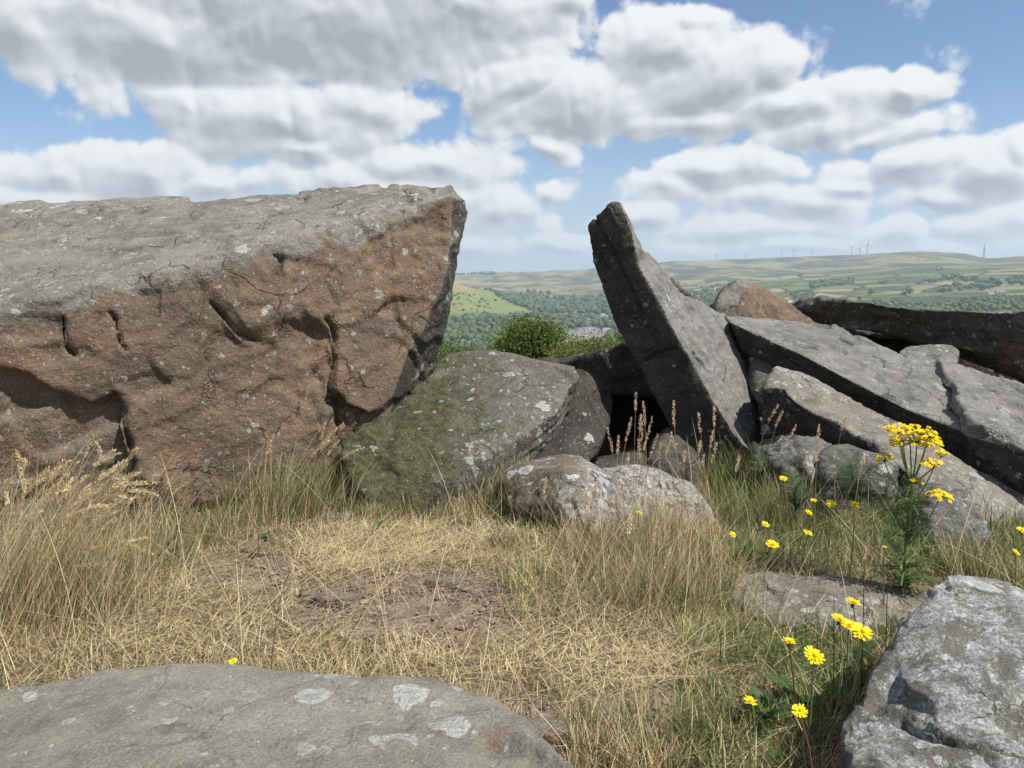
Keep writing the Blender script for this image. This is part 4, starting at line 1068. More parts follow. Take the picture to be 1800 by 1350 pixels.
# ------------------------------------------------------------------ houses of the valley town and farms
def house_mesh(w, d, h, rh):
    wv = [(-w, -d, -2), (w, -d, -2), (w, d, -2), (-w, d, -2), (-w, -d, h), (w, -d, h), (w, d, h), (-w, d, h), (-w, 0, h + rh), (w, 0, h + rh)]
    wf = [(0, 1, 5, 4), (2, 3, 7, 6), (1, 2, 6, 5), (3, 0, 4, 7)]
    e = .5
    rv = [(-w - e, -d - e, h - .3), (w + e, -d - e, h - .3), (w + e, 0, h + rh + .35), (-w - e, 0, h + rh + .35), (w + e, d + e, h - .3), (-w - e, d + e, h - .3)]
    rf = [(0, 1, 2, 3), (3, 2, 4, 5)]
    wl = bpy.data.meshes.new('house_wall'); wl.from_pydata(wv, [], wf + [(4, 8, 7), (5, 6, 9)]); 
    rf_ = bpy.data.meshes.new('house_roof'); rf_.from_pydata(rv, [], rf)
    wn_ = bpy.data.meshes.new('house_window')
    wn_.from_pydata([(-.7, -d - .06, h * .35), (.7, -d - .06, h * .35), (.7, -d - .06, h * .75), (-.7, -d - .06, h * .75)], [], [(0, 1, 2, 3)])
    return wl, rf_, wn_
HM = [house_mesh(*p) for p in ((6, 4, 5.2, 3), (9, 4.5, 5.5, 3), (5, 4, 5, 3.2), (14, 6, 5, 2.5))]
WALLS = [flat_mat('pale_stone', (.52, .49, .43)), flat_mat('white_render', (.74, .73, .70)), flat_mat('gritstone_wall', (.30, .27, .22))]
ROOFS = [flat_mat('slate_roof', (.17, .17, .185)), flat_mat('stone_slate_roof', (.24, .21, .18)), flat_mat('red_tile_roof', (.28, .15, .11))]
WIN = flat_mat('window_glass', (.06, .07, .08), .2)
HMM = {}
CHIM = bpy.data.meshes.new('house_chimney')
CHIM.from_pydata([(x, y, z) for z in (0, 2.2) for x, y in ((-.5, -.5), (.5, -.5), (.5, .5), (-.5, .5))], [], [(0, 1, 5, 4), (1, 2, 6, 5), (2, 3, 7, 6), (3, 0, 4, 7), (4, 5, 6, 7)])
CHIM.materials.append(WALLS[2])
def hmesh(k, wi, ri):
    if (k, wi, ri) not in HMM:
        wl, rf, wn_ = (m.copy() for m in HM[k])
        wl.materials.append(WALLS[wi]); rf.materials.append(ROOFS[ri]); wn_.materials.append(WIN)
        HMM[(k, wi, ri)] = (wl, rf, wn_)
    return HMM[(k, wi, ri)]
WN = ['pale stone walled', 'white rendered', 'brown stone walled']; RN = ['grey slate roof', 'brown stone slate roof', 'red tiled roof']
def house(px, py, k, wi, ri, place, group, scale=1.0, r0=1300, r1=2600):
    b = ground_hit(px, py, r0, r1)
    t = bpy.data.objects.new('house', None); COL.objects.link(t)
    t.location = b; t.rotation_euler = (0, 0, rg.normal(0, .5)); t.scale = (scale,) * 3
    wl, rf, wn_ = hmesh(k, wi, ri)
    link('wall', wl, t); ro = link('roof', rf, t); link('chimney', CHIM, ro, ((3.6, 6, 3, 9)[k], 0, (7.2, 7.5, 7.2, 6.6)[k])); 
    for sx_ in (-.55, .55): link('window', wn_, t, (sx_ * (6, 9, 5, 14)[k], 0, 0))
    size = {0: 'small', 1: 'long', 2: 'narrow', 3: 'very long'}[k]
    tag(t, f'{size} {WN[wi]} house with {RN[ri]} {place}', 'house', group, 'thing')
for k in range(95):
    if k < 70: px, py = 985 + rg.beta(1.6, 1.6) * 82, 578 + rg.beta(1.8, 1.4) * 26
    elif k < 84: px, py = rg.uniform(1000, 1062), rg.uniform(562, 572)
    else: px, py = rg.uniform(1010, 1075), rg.uniform(553, 560)
    house(px, py, int(rg.choice([0, 0, 1, 2, 3], p=[.3, .2, .25, .2, .05])), int(rg.choice(3, p=[.45, .35, .2])), int(rg.choice(3, p=[.6, .34, .06])), 'in the valley town', 'valley town houses', 1.0)
for p in [(797, 590), (803, 590), (866, 583), (872, 582), (878, 583), (905, 585), (812, 604), (822, 606), (835, 602), (905, 552), (875, 552), (1005, 545)]:
    house(p[0], p[1], int(rg.choice([0, 1, 2])), int(rg.choice([0, 1])), 0, 'scattered among the valley woods', 'houses among the woods', .9)
for p in [(1712, 516), (1720, 516), (1729, 516), (1752, 514), (1762, 514), (1770, 515), (1740, 517), (1713, 503), (1262, 506), (1256, 508)]:
    house(p[0], p[1], int(rg.choice([0, 1, 3])), int(rg.choice([0, 1])), 0, 'at the far hillside farm', 'hillside farm houses', .8, 1600, 4200)
for p in [(803, 490), (806, 491), (858, 497)]:
    house(p[0], p[1], 1, 1, 0, 'on the far moor edge', 'moor edge houses', 1.1, 3300, 6000)

# ------------------------------------------------------------------ wind turbines and mast
M_TURB = flat_mat('turbine_grey', (.22, .23, .25), .4)
def tube_mesh(name, pts, rads, mat, sides=6, colr=None):
    pts = np.asarray(pts, float); rads = np.asarray(rads, float) * np.ones(len(pts))
    d = np.gradient(pts, axis=0); d /= np.linalg.norm(d, axis=1)[:, None] + 1e-9
    ref = np.where(np.abs(d[:, 2:3]) > .9, np.array([[1., 0, 0]]), np.array([[0, 0, 1.]]))
    u = np.cross(d, ref); u /= np.linalg.norm(u, axis=1)[:, None] + 1e-9
    w = np.cross(d, u)
    an = np.arange(sides) * 2 * pi / sides
    V = (pts[:, None, :] + rads[:, None, None] * (np.cos(an)[None, :, None] * u[:, None, :] + np.sin(an)[None, :, None] * w[:, None, :])).reshape(-1, 3)
    n = len(pts)
    F = [(a * sides + i, a * sides + (i + 1) % sides, (a + 1) * sides + (i + 1) % sides, (a + 1) * sides + i) for a in range(n - 1) for i in range(sides)]
    return mesh_np(name, V, F, mat, True, None, dict(col=np.tile(colr, (len(V), 1))) if colr is not None else None)
TOWER = tube_mesh('turbine_tower', [(0, 0, -12), (0, 0, 35), (0, 0, 78)], [3.4, 3.0, 2.2], M_TURB, 10)
NAC = tube_mesh('turbine_nacelle', [(0, 5, 80), (0, 4, 80), (0, -3, 80), (0, -5.5, 80)], [.8, 2.2, 2.2, .5], M_TURB, 8)
HUB = tube_mesh('turbine_hub', [(0, 1.2, 0), (0, -1.2, 0), (0, -2.6, 0)], [1.9, 1.7, .4], M_TURB, 8)
BLV = [(-1.4, -.5, 1), (1.4, -.5, 1), (1.4, .5, 1), (-1.4, .5, 1), (-1.6, -.5, 8), (3.2, -.4, 8), (3.2, .4, 8), (-1.6, .5, 8), (-.8, -.2, 42), (.8, -.2, 42), (.8, .2, 42), (-.8, .2, 42)]
BLADE = mesh_np('turbine_blade', BLV, [(0, 1, 5, 4), (1, 2, 6, 5), (2, 3, 7, 6), (3, 0, 4, 7), (4, 5, 9, 8), (5, 6, 10, 9), (6, 7, 11, 10), (7, 4, 8, 11), (8, 9, 10, 11), (3, 2, 1, 0)], M_TURB, False)
for px, hub, ph, sz, pos in [(1260, 447, .3, .62, 'first of three'), (1284, 449, 1.1, .55, 'first of three'), (1311, 447, .9, .62, 'first of three'), (1374, 443, .5, .62, 'second trio'), (1395, 440, 1.9, .72, 'second trio'), (1427, 442, .2, .66, 'second trio'),
                             (1497, 435, 1.0, .92, 'big'), (1511, 437, .4, .86, 'big'), (1525, 430, .05, 1.15, 'big')]:
    a, e_ = azel(px, hub)
    r = 6900
    zt = float(terrain(np.array([a]), np.array([r]))[0])
    zh = CAMZ + r * tan(radians(e_))
    s = max(.5, min(1.35, sz * 1.05))
    t = bpy.data.objects.new('wind_turbine', None); COL.objects.link(t)
    t.location = (r * sin(radians(a)), r * cos(radians(a)), zh - 80 * s); t.scale = (s,) * 3; t.rotation_euler = (0, 0, rg.uniform(-.5, .5))
    if zt < zh - 80 * s - 11 * s: t.location.z = zh - 80 * s
    link('tower', TOWER, t); link('nacelle', NAC, t)
    hub = link('rotor_hub', HUB, t, (0, -5, 80))
    for k in range(3):
        b = link('blade', BLADE, hub); b.rotation_euler = (0, ph + k * 2 * pi / 3, 0)
    lab = {'first of three': 'small pale wind turbine of the trio nearest the leaning slab on the moor skyline', 'second trio': 'small pale wind turbine of the middle trio on the moor skyline', 'big': 'larger pale wind turbine of the closest trio on the moor skyline'}[pos]
    tag(t, lab, 'wind turbine', 'wind turbines on the moor', 'thing')
b = ground_hit(1728, 464, 3500, 5400)
mast = bpy.data.objects.new('lattice_mast', None); COL.objects.link(mast); mast.location = b
MM = flat_mat('galvanised_steel', (.26, .27, .28), .5)
Hm = 92 * np.hypot(b[0], b[1]) / 4600
for sx in (-1, 1):
    for sy in (-1, 1):
        link('leg', tube_mesh('mast_leg', [(sx * 5, sy * 5, -3), (sx * 1.8, sy * 1.8, Hm * .75), (sx * 1.2, sy * 1.2, Hm)], [.75, .6, .4], MM, 5), mast)
for k in range(9):
    z0, z1 = Hm * k / 9, Hm * (k + 1) / 9; w0, w1 = np.interp(z0, [0, Hm], [5, 1.3]), np.interp(z1, [0, Hm], [5, 1.3])
    link('brace', tube_mesh('mast_brace', [(-w0, -w0, z0), (w1, -w1, z1)], [.45, .45], MM, 4), mast)
    link('brace', tube_mesh('mast_brace', [(w0, -w0, z0), (-w1, -w1, z1)], [.45, .45], MM, 4), mast)
link('aerial', tube_mesh('mast_aerial', [(0, 0, Hm * .7), (0, 0, Hm * 1.15)], [1.6, .4], MM, 6), mast)
tag(mast, 'tall thin lattice mast standing on the far moor shoulder', 'mast', None, 'thing')

# ------------------------------------------------------------------ bushes and trees just below the rocks
def leafy(name, base, centres, label, seed, n_leaf, leaf, c1, c2, trunk_r=.07, cat='tree'):
    rgl = np.random.default_rng(seed)
    base = np.asarray(base, float)
    t = bpy.data.objects.new(name, None); COL.objects.link(t); t.location = base
    cen = np.array([c[:3] for c in centres], float); rad = np.array([c[3:6] for c in centres], float)
    wts = (rad.prod(1)) ** (2 / 3); wts /= wts.sum()
    # sub-clumps: small tufts of leaves spread over each lobe
    nt_ = max(40, n_leaf // 60)
    li = rgl.choice(len(cen), nt_, p=wts)
    d = rgl.normal(0, 1, (nt_, 3)); d /= np.linalg.norm(d, axis=1)[:, None]
    tuft = cen[li] + d * rad[li] * (rgl.uniform(.45, 1.08, nt_) ** .6)[:, None]
    tdir = d * .8 + np.array([0, 0, .5])
    ti = rgl.integers(0, nt_, n_leaf)
    ts = rgl.uniform(.4, 1.6, nt_) * leaf * 2.6
    P0 = tuft[ti] + rgl.normal(0, 1, (n_leaf, 3)) * ts[ti][:, None] * np.array([1, 1, .75])
    dirv = tdir[ti] + rgl.normal(0, .7, (n_leaf, 3)); dirv /= np.linalg.norm(dirv, axis=1)[:, None]
    sd = np.cross(dirv, rgl.normal(0, 1, (n_leaf, 3))); sd /= np.linalg.norm(sd, axis=1)[:, None]
    nrm = np.cross(dirv, sd)
    L = leaf * rgl.uniform(.6, 1.3, n_leaf)[:, None]
    V = np.stack([P0, P0 + dirv * L * .5 + sd * L * .32 + nrm * L * .08, P0 + dirv * L, P0 + dirv * L * .5 - sd * L * .32 + nrm * L * .08], 1).reshape(-1, 3)
    F = np.arange(n_leaf * 4).reshape(-1, 4)
    mixv = np.clip(rgl.uniform(0, 1, nt_)[ti] * .6 + rgl.uniform(0, .4, n_leaf), 0, 1)[:, None]
    colr = np.repeat(np.array(c1) * (1 - mixv) + np.array(c2) * mixv, 4, 0)
    link('crown', mesh_np('leaf_crown', V - base, F, M_LEAF, False, None, dict(col=colr)), t)
    top = cen.mean(0)
    trk = link('trunk', tube_mesh('tree_trunk', [(0, 0, -.3), (top - base) * .5 * np.array([.6, .6, 1]), (top - base)], [trunk_r, trunk_r * .75, trunk_r * .35], M_STEM, 8, (.10, .08, .06)), t)
    for k, c in enumerate(cen):
        s0 = (top - base) * rgl.uniform(.45, .8)
        link('limb', tube_mesh('tree_limb', [s0, (s0 + c - base) / 2 + np.array([0, 0, .1]), c - base], [trunk_r * .4, trunk_r * .28, trunk_r * .08], M_STEM, 6, (.10, .08, .06)), trk)
    tag(t, label, cat, None, 'thing')
    return t
def bush_px(name, Y, lobes, label, seed, n_leaf, leaf, c1, c2, cat='bush'):
    cs = []
    for px, py, rx, ry in lobes:
        c = at(px, py, Y + (seed * 7 + px) % 5 * .12); k = Y / FPX
        cs.append((*c, rx * k, rx * k * .9, ry * k))
    bx, by = np.mean([c[0] for c in cs]), np.mean([c[1] for c in cs])
    bz = float(ground_h(np.array([bx]), np.array([by]))[0])
    return leafy(name, (bx, by, bz), cs, label, seed, n_leaf, leaf, c1, c2, cat=cat)
bush_px('bushy_tree', 19, [(935, 598, 30, 22), (912, 606, 22, 20), (960, 612, 28, 20), (937, 622, 44, 22), (914, 583, 15, 12), (946, 586, 22, 14), (976, 622, 14, 18), (900, 622, 14, 16), (922, 574, 8, 9), (958, 578, 9, 9), (986, 606, 8, 9), (890, 606, 8, 8)],
        'dense round green tree topping the mossy slab skyline', 5, 24000, .066, (.040, .064, .015), (.22, .27, .065), 'tree')
bush_px('pale_bush', 17, [(1008, 632, 24, 14), (1036, 622, 24, 13), (1062, 616, 18, 10), (1000, 642, 24, 16), (1052, 640, 36, 18), (1026, 616, 12, 7)], 'pale yellow green bush right of the dense round tree', 9, 12000, .06, (.085, .112, .026), (.24, .26, .08))
bush_px('dark_bush', 18, [(1088, 606, 14, 14), (1100, 615, 22, 20), (1098, 640, 25, 25)], 'dark green bush against the leaning slab edge', 13, 3000, .05, (.035, .058, .014), (.10, .135, .035))
bush_px('bright_bush', 24, [(796, 626, 24, 12), (818, 624, 18, 9), (775, 622, 20, 14), (845, 634, 22, 10), (800, 650, 46, 22)], 'light green bush beside the huge brown boulder corner', 17, 9000, .07, (.07, .10, .025), (.20, .23, .065))

# ------------------------------------------------------------------ grass
STRAW = np.array([(.60, .50, .30), (.54, .43, .23), (.48, .36, .19), (.66, .58, .38), (.42, .33, .20)])
GREEN = np.array([(.150, .180, .058), (.110, .150, .046), (.195, .210, .080), (.080, .115, .040), (.23, .23, .10)])
LUSH = np.array([(.115, .185, .045), (.085, .150, .034), (.155, .215, .060), (.070, .120, .030), (.19, .23, .08)])
RUST = np.array([(.30, .17, .09), (.24, .15, .09), (.20, .11, .07)])
def pick(rgl, n, pal):
    return pal[rgl.integers(0, len(pal), n)] * rgl.uniform(.78, 1.2, (n, 1))
def ribbon(root, L, w, az, th0, th1, colr, segs=3, tipf=.15, rgl=None, face=None):
    """blades of grass: ribbons that lean by th0 at the root and bend by th1 more towards the tip"""
    n = len(root)
    d = np.stack([np.cos(az), np.sin(az), np.zeros(n)], 1)
    if face is None:
        sa = az + pi / 2 + (rgl.uniform(-1.0, 1.0, n) if rgl is not None else 0)
    else: sa = face
    s = np.stack([np.cos(sa), np.sin(sa), np.zeros(n)], 1)
    P = root.copy(); lev = []
    for k in range(segs + 1):
        t = k / segs
        wd = w * (1 - (1 - tipf) * t ** 1.3)
        lev.append((P.copy(), wd))
        th = th0 + th1 * (t + .5 / segs)
        P = P + (L / segs)[:, None] * (np.sin(th)[:, None] * d + np.cos(th)[:, None] * np.array([0, 0, 1.0]))
    V = np.zeros((n, segs * 2 + 1, 3))
    for k in range(segs):
        p, wd = lev[k]
        V[:, 2 * k] = p - s * wd[:, None] / 2; V[:, 2 * k + 1] = p + s * wd[:, None] / 2
    V[:, -1] = lev[-1][0]
    T = []
    for k in range(segs - 1):
        a = 2 * k
        T += [(a, a + 1, a + 3), (a, a + 3, a + 2)]
    T.append((2 * segs - 2, 2 * segs - 1, 2 * segs))
    m = segs * 2 + 1
    F = (np.arange(n)[:, None, None] * m + np.array(T)[None]).reshape(-1, 3)
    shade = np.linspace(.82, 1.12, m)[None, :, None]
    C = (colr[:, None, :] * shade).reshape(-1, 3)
    tipv = V[:, -1]
    tdir = V[:, -1] - (V[:, -2] + V[:, -3]) / 2
    return V.reshape(-1, 3), F, C, tipv, tdir
class Pile:
    def __init__(s): s.V, s.F, s.C, s.n = [], [], [], 0
    def add(s, V, F, C):
        s.V.append(V); s.F.append(F + s.n); s.C.append(C); s.n += len(V)
    def mesh(s, name, mat, smooth_shade=True, org=None):
        V = np.concatenate(s.V)
        if org is not None: V = V - np.asarray(org)
        return mesh_np(name, V, np.concatenate(s.F), mat, smooth_shade, None, dict(col=np.clip(np.concatenate(s.C), .005, 1)))
rgv = np.random.default_rng(21)
def ground_pts(n, x0, x1, y0, y1, keep=None):
    x = rgv.uniform(x0, x1, n); y = rgv.uniform(y0, y1, n)
    ok = ~blocked(x, y)
    x, y = x[ok], y[ok]
    z = near_h(x, y)
    P = np.stack([x, y, z], 1)
    return P, project(P)
def zone(pix, poly, soft=20):
    return sstep(poly_sd(pix, poly), -soft, soft)
Z_MAT = [(500, 965), (620, 925), (760, 915), (860, 945), (900, 1000), (760, 1000), (680, 1015), (560, 1030), (500, 1010)]
Z_GREEN_R = [(1235, 900), (1320, 860), (1560, 880), (1830, 940), (1830, 1060), (1670, 1025), (1560, 1022), (1440, 1004), (1300, 1000), (1230, 1000)]
Z_MIDTALL = [(980, 930), (1060, 905), (1250, 920), (1290, 1000), (1270, 1060), (1300, 1085), (1200, 1090), (1080, 1060), (1000, 1000)]
Z_LOWGREEN = [(1200, 1120), (1350, 1110), (1500, 1085), (1620, 1095), (1580, 1180), (1480, 1250), (1430, 1370), (1140, 1370), (1200, 1270)]
Z_LEFTBASE = [(220, 900), (600, 860), (610, 905), (470, 935), (390, 965), (320, 1000), (240, 1020), (150, 1010)]
Z_LEFTEDGE = [(-200, 960), (150, 980), (330, 1090), (300, 1200), (-200, 1280)]
Z_BACK = [(830, 840), (1010, 900), (1020, 940), (900, 930), (820, 905)]
Z_UNDER = [(1215, 830), (1330, 790), (1560, 840), (1650, 900), (1560, 930), (1240, 930)]
Z_PALE = [(1020, 1150), (1200, 1110), (1300, 1150), (1210, 1230), (1000, 1220), (900, 1180)]

# -- short dry turf over everything
P, pix = ground_pts(190000, -3.0, 3.3, .95, 4.6)
dj = pix + 24 * np.stack([fbm(P * 7, 3, seed=3), fbm(P * 7 + 40, 3, seed=4)], 1)
dirt = dirt_mask(dj, 14)
clump = .60 + .75 * fbm(P * 3.2, 3, .55, seed=31)
prob = np.clip(clump, .18, 1) * (1 - .86 * dirt) * np.interp(P[:, 1], [1, 2.2, 4.6], [1, .85, .5])
k = rgv.uniform(0, 1, len(P)) < prob
P, pix = P[k], pix[k]; n = len(P)
gmask = np.clip(zone(pix, Z_GREEN_R) + .75 * zone(pix, Z_LOWGREEN) + .55 * zone(pix, Z_LEFTBASE) + .55 * zone(pix, Z_MIDTALL) + .5 * zone(pix, Z_BACK) + .6 * zone(pix, Z_UNDER), 0, 1)
gmask = np.clip(gmask + .70 * sstep(fbm(P * 2.4, 3, seed=44), .02, .45), 0, .92)
isg = rgv.uniform(0, 1, n) < gmask
lush = (zone(pix, Z_GREEN_R) + zone(pix, Z_LOWGREEN) + zone(pix, Z_UNDER)) > .5
colr = np.where(isg[:, None], np.where(lush[:, None], pick(rgv, n, LUSH), pick(rgv, n, GREEN)), pick(rgv, n, STRAW))
rs = rgv.uniform(0, 1, n) < .05
colr = np.where(rs[:, None], pick(rgv, n, RUST), colr)
Z_CLEAR = [(330, 1010), (480, 950), (640, 905), (820, 900), (960, 950), (1000, 1060), (1080, 1120), (1200, 1130), (1180, 1260), (1060, 1330), (960, 1290), (850, 1200), (500, 1170), (200, 1190), (120, 1130)]
clr = zone(pix, Z_CLEAR, 40)
L = (rgv.gamma(3.5, .015, n) + .015) * (1 - .60 * clr)
az = rgv.uniform(0, 2 * pi, n)
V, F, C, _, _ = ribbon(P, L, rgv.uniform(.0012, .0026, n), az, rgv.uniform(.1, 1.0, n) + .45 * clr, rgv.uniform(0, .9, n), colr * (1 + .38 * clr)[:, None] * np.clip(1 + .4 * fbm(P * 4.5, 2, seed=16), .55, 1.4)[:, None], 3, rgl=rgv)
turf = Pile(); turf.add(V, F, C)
# matted straw lying flat
P, pix = ground_pts(70000, -2.6, 2.2, 1.2, 4.0)
mm_ = np.maximum(np.maximum(zone(pix, Z_MAT, 25), .75 * zone(pix, Z_PALE, 30)), .12 + .22 * zone(pix, Z_CLEAR, 30))
dj = pix + 24 * np.stack([fbm(P * 7, 3, seed=3), fbm(P * 7 + 40, 3, seed=4)], 1)
k = rgv.uniform(0, 1, len(P)) < mm_ * (1 - .8 * dirt_mask(dj, 12))
P = P[k]; n = len(P)
P[:, 2] += rgv.uniform(0, .03, n)
V, F, C, _, _ = ribbon(P, rgv.uniform(.06, .22, n), rgv.uniform(.001, .0022, n), rgv.normal(.5, 1.1, n), rgv.uniform(1.1, 1.5, n), rgv.uniform(0, .35, n), pick(rgv, n, STRAW) * 1.18, 3, rgl=rgv)
turf.add(V, F, C)
tag(link('turf', turf.mesh('turf_grass', M_GRASS)), 'short dry straw turf and green grass between the rocks', 'grass', kind='stuff')

# -- longer grass
tall = Pile()
def tall_zone(poly, cnt, lmin, lmax, green, w=(.0014, .003), lean=.35, bend=.9, azm=None, rust=.06, clf=2.5, soft=10, pal=GREEN):
    pp = np.array(poly, float)
    c = np.array([g(x, y)[:2] for x, y in pp])
    P, pix = ground_pts(cnt * 3, c[:, 0].min(), c[:, 0].max(), c[:, 1].min(), c[:, 1].max())
    pr = zone(pix, poly, soft) * np.clip(.5 + .9 * fbm(P * clf, 3, seed=int(cnt) % 97), .1, 1)
    k = rgv.uniform(0, 1, len(P)) < pr
    P = P[k][:cnt]; n = len(P)
    isg = rgv.uniform(0, 1, n) < np.clip(green + .5 * fbm(P * 2.0, 2, seed=9), .03, .97)
    colr = np.where(isg[:, None], pick(rgv, n, pal), pick(rgv, n, STRAW))
    r_ = rgv.uniform(0, 1, n) < rust
    colr = np.where(r_[:, None], pick(rgv, n, RUST), colr)
    colr = colr * np.clip(1 + .55 * fbm(P * 5.5, 2, seed=15), .5, 1.5)[:, None]
    L = lmin + (lmax - lmin) * rgv.beta(1.6, 2.2, n) * np.clip(1 + .6 * fbm(P * 3.0, 2, seed=18), .45, 1.4)
    wid = rgv.uniform(w[0], w[1], n) * np.where(rgv.uniform(0, 1, n) < .12, 2.0, 1.0)
    az = rgv.uniform(0, 2 * pi, n) if azm is None else rgv.normal(azm, 1.7, n)
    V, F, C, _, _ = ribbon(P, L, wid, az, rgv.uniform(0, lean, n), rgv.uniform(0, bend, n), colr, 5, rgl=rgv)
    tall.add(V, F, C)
tall_zone(Z_GREEN_R, 9500, .05, .20, .88, lean=.6, pal=LUSH, rust=.03)
tall_zone(Z_UNDER, 5000, .10, .30, .75, lean=.45, pal=LUSH)
tall_zone(Z_MIDTALL, 3600, .05, .25, .46, rust=.16, lean=.75)
tall_zone(Z_LOWGREEN, 6500, .04, .14, .70, lean=.8, pal=LUSH)
tall_zone(Z_LEFTBASE, 2800, .05, .28, .62, lean=.6, azm=0.1, bend=1.0)
tall_zone(Z_LEFTEDGE, 1500, .04, .13, .22, azm=0.1, bend=.9, rust=.12, lean=1.0)
tall_zone(Z_BACK, 2500, .08, .30, .55)
tall_zone([(620, 900), (830, 880), (840, 915), (640, 930)], 1600, .06, .16, .45)
tall_zone([(440, 870), (600, 850), (605, 900), (450, 925)], 1700, .12, .40, .72, azm=.3, bend=1.1)
tall_zone([(150, 1110), (700, 1120), (900, 1170), (1000, 1230), (860, 1235), (600, 1200), (300, 1180), (60, 1200)], 1800, .03, .09, .25, lean=1.0)
tall_zone([(860, 950), (1000, 940), (1010, 1080), (900, 1100)], 1300, .04, .13, .5, lean=.7)
tall_zone([(1000, 1260), (1250, 1240), (1200, 1370), (1000, 1370)], 1600, .04, .14, .45, lean=.6)
tall_zone([(1640, 1000), (1830, 1040), (1830, 1080), (1700, 1050)], 1500, .10, .24, .7)
# scattered long straws, some fallen
P, pix = ground_pts(5200, -2.4, 2.0, 1.35, 3.9)
k = rgv.uniform(0, 1, len(P)) < .16
P = P[k]; n = len(P)
V, F, C, _, _ = ribbon(P, rgv.uniform(.15, .50, n), rgv.uniform(.0012, .0022, n), rgv.uniform(0, 6.28, n), rgv.uniform(.2, 1.45, n), rgv.uniform(0, .6, n), pick(rgv, n, STRAW) * 1.08, 6, tipf=.5, rgl=rgv)
tall.add(V, F, C)
tag(link('long_grass', tall.mesh('long_grass', M_GRASS)), 'long thin green and straw grass growing around the rocks', 'grass', kind='stuff')

# ------------------------------------------------------------------ flowering grass stems
def seed_head(base, dirv, length, width, rgl, colr, loose=.5, droop=0.0):
    """spikelets packed round a rachis"""
    dirv = dirv / np.linalg.norm(dirv)
    n = int(30 + 420 * length)
    t = np.sort(rgl.uniform(0, 1, n))
    prof = np.sin(np.pi * np.clip(.12 + .88 * t, 0, 1)) ** .7
    a = rgl.uniform(0, 2 * pi, n)
    ref = np.array([1., 0, 0]) if abs(dirv[2]) > .9 else np.array([0, 0, 1.])
    u = np.cross(dirv, ref); u /= np.linalg.norm(u); w = np.cross(dirv, u)
    rad = np.cos(a)[:, None] * u + np.sin(a)[:, None] * w
    P = base + t[:, None] * length * dirv + np.stack([np.zeros(n), np.zeros(n), -droop * length * t ** 2], 1)
    d = dirv * (1.0 - loose * .5) + rad * (.35 + loose * rgl.uniform(.2, .9, n))[:, None]; d /= np.linalg.norm(d, axis=1)[:, None]
    Ls = (.006 + .22 * width) * rgl.uniform(.7, 1.3, n)
    side = np.cross(d, rad); side /= np.linalg.norm(side, axis=1)[:, None] + 1e-9
    P = P + rad * (width * .22 * prof * rgl.uniform(.2, 1.2, n))[:, None]
    ww = Ls * .17
    up = np.cross(side, d)
    A = P; Bq = P + d * (Ls * .45)[:, None] + side * ww[:, None]; Cc = P + d * Ls[:, None]; Dd = P + d * (Ls * .45)[:, None] - side * ww[:, None]; E = P + d * (Ls * .45)[:, None] + up * ww[:, None]
    V = np.stack([A, Bq, Cc, Dd, E], 1).reshape(-1, 3)
    T = np.array([(0, 1, 4), (1, 2, 4), (2, 3, 4), (3, 0, 4)])
    F = (np.arange(n)[:, None, None] * 5 + T[None]).reshape(-1, 3)
    C = np.repeat(np.array(colr) * rgl.uniform(.7, 1.25, (n, 1)), 5, 0)
    return V, F, C
def quad_tube(pts, r, colr, sides=4):
    pts = np.asarray(pts, float); n = len(pts)
    d = np.gradient(pts, axis=0); d /= np.linalg.norm(d, axis=1)[:, None] + 1e-9
    ref = np.where(np.abs(d[:, 2:3]) > .9, np.array([[1., 0, 0]]), np.array([[0, 0, 1.]]))
    u = np.cross(d, ref); u /= np.linalg.norm(u, axis=1)[:, None]; w = np.cross(d, u)
    an = np.arange(sides) * 2 * pi / sides
    rr_ = (np.asarray(r) * np.ones(n))[:, None, None]
    V = (pts[:, None] + rr_ * (np.cos(an)[None, :, None] * u[:, None] + np.sin(an)[None, :, None] * w[:, None])).reshape(-1, 3)
    F = []
    for a in range(n - 1):
        for i in range(sides):
            p, q = a * sides + i, a * sides + (i + 1) % sides
            F += [(p, q, q + sides), (p, q + sides, p + sides)]
    return V, np.array(F), np.tile(np.asarray(colr, float), (len(V), 1))
def bez(p0, p1, p2, n=7):
    t = np.linspace(0, 1, n)[:, None]
    return (1 - t) ** 2 * p0 + 2 * t * (1 - t) * p1 + t * t * p2
def gz(x, y): return float(near_h(np.array([x]), np.array([y]))[0])
def one(name, V, F, C, mat, parent, org, smooth_shade=True):
    return link(name, mesh_np(name, V - org, F, mat, smooth_shade, None, dict(col=np.clip(C, .005, 1))), parent)

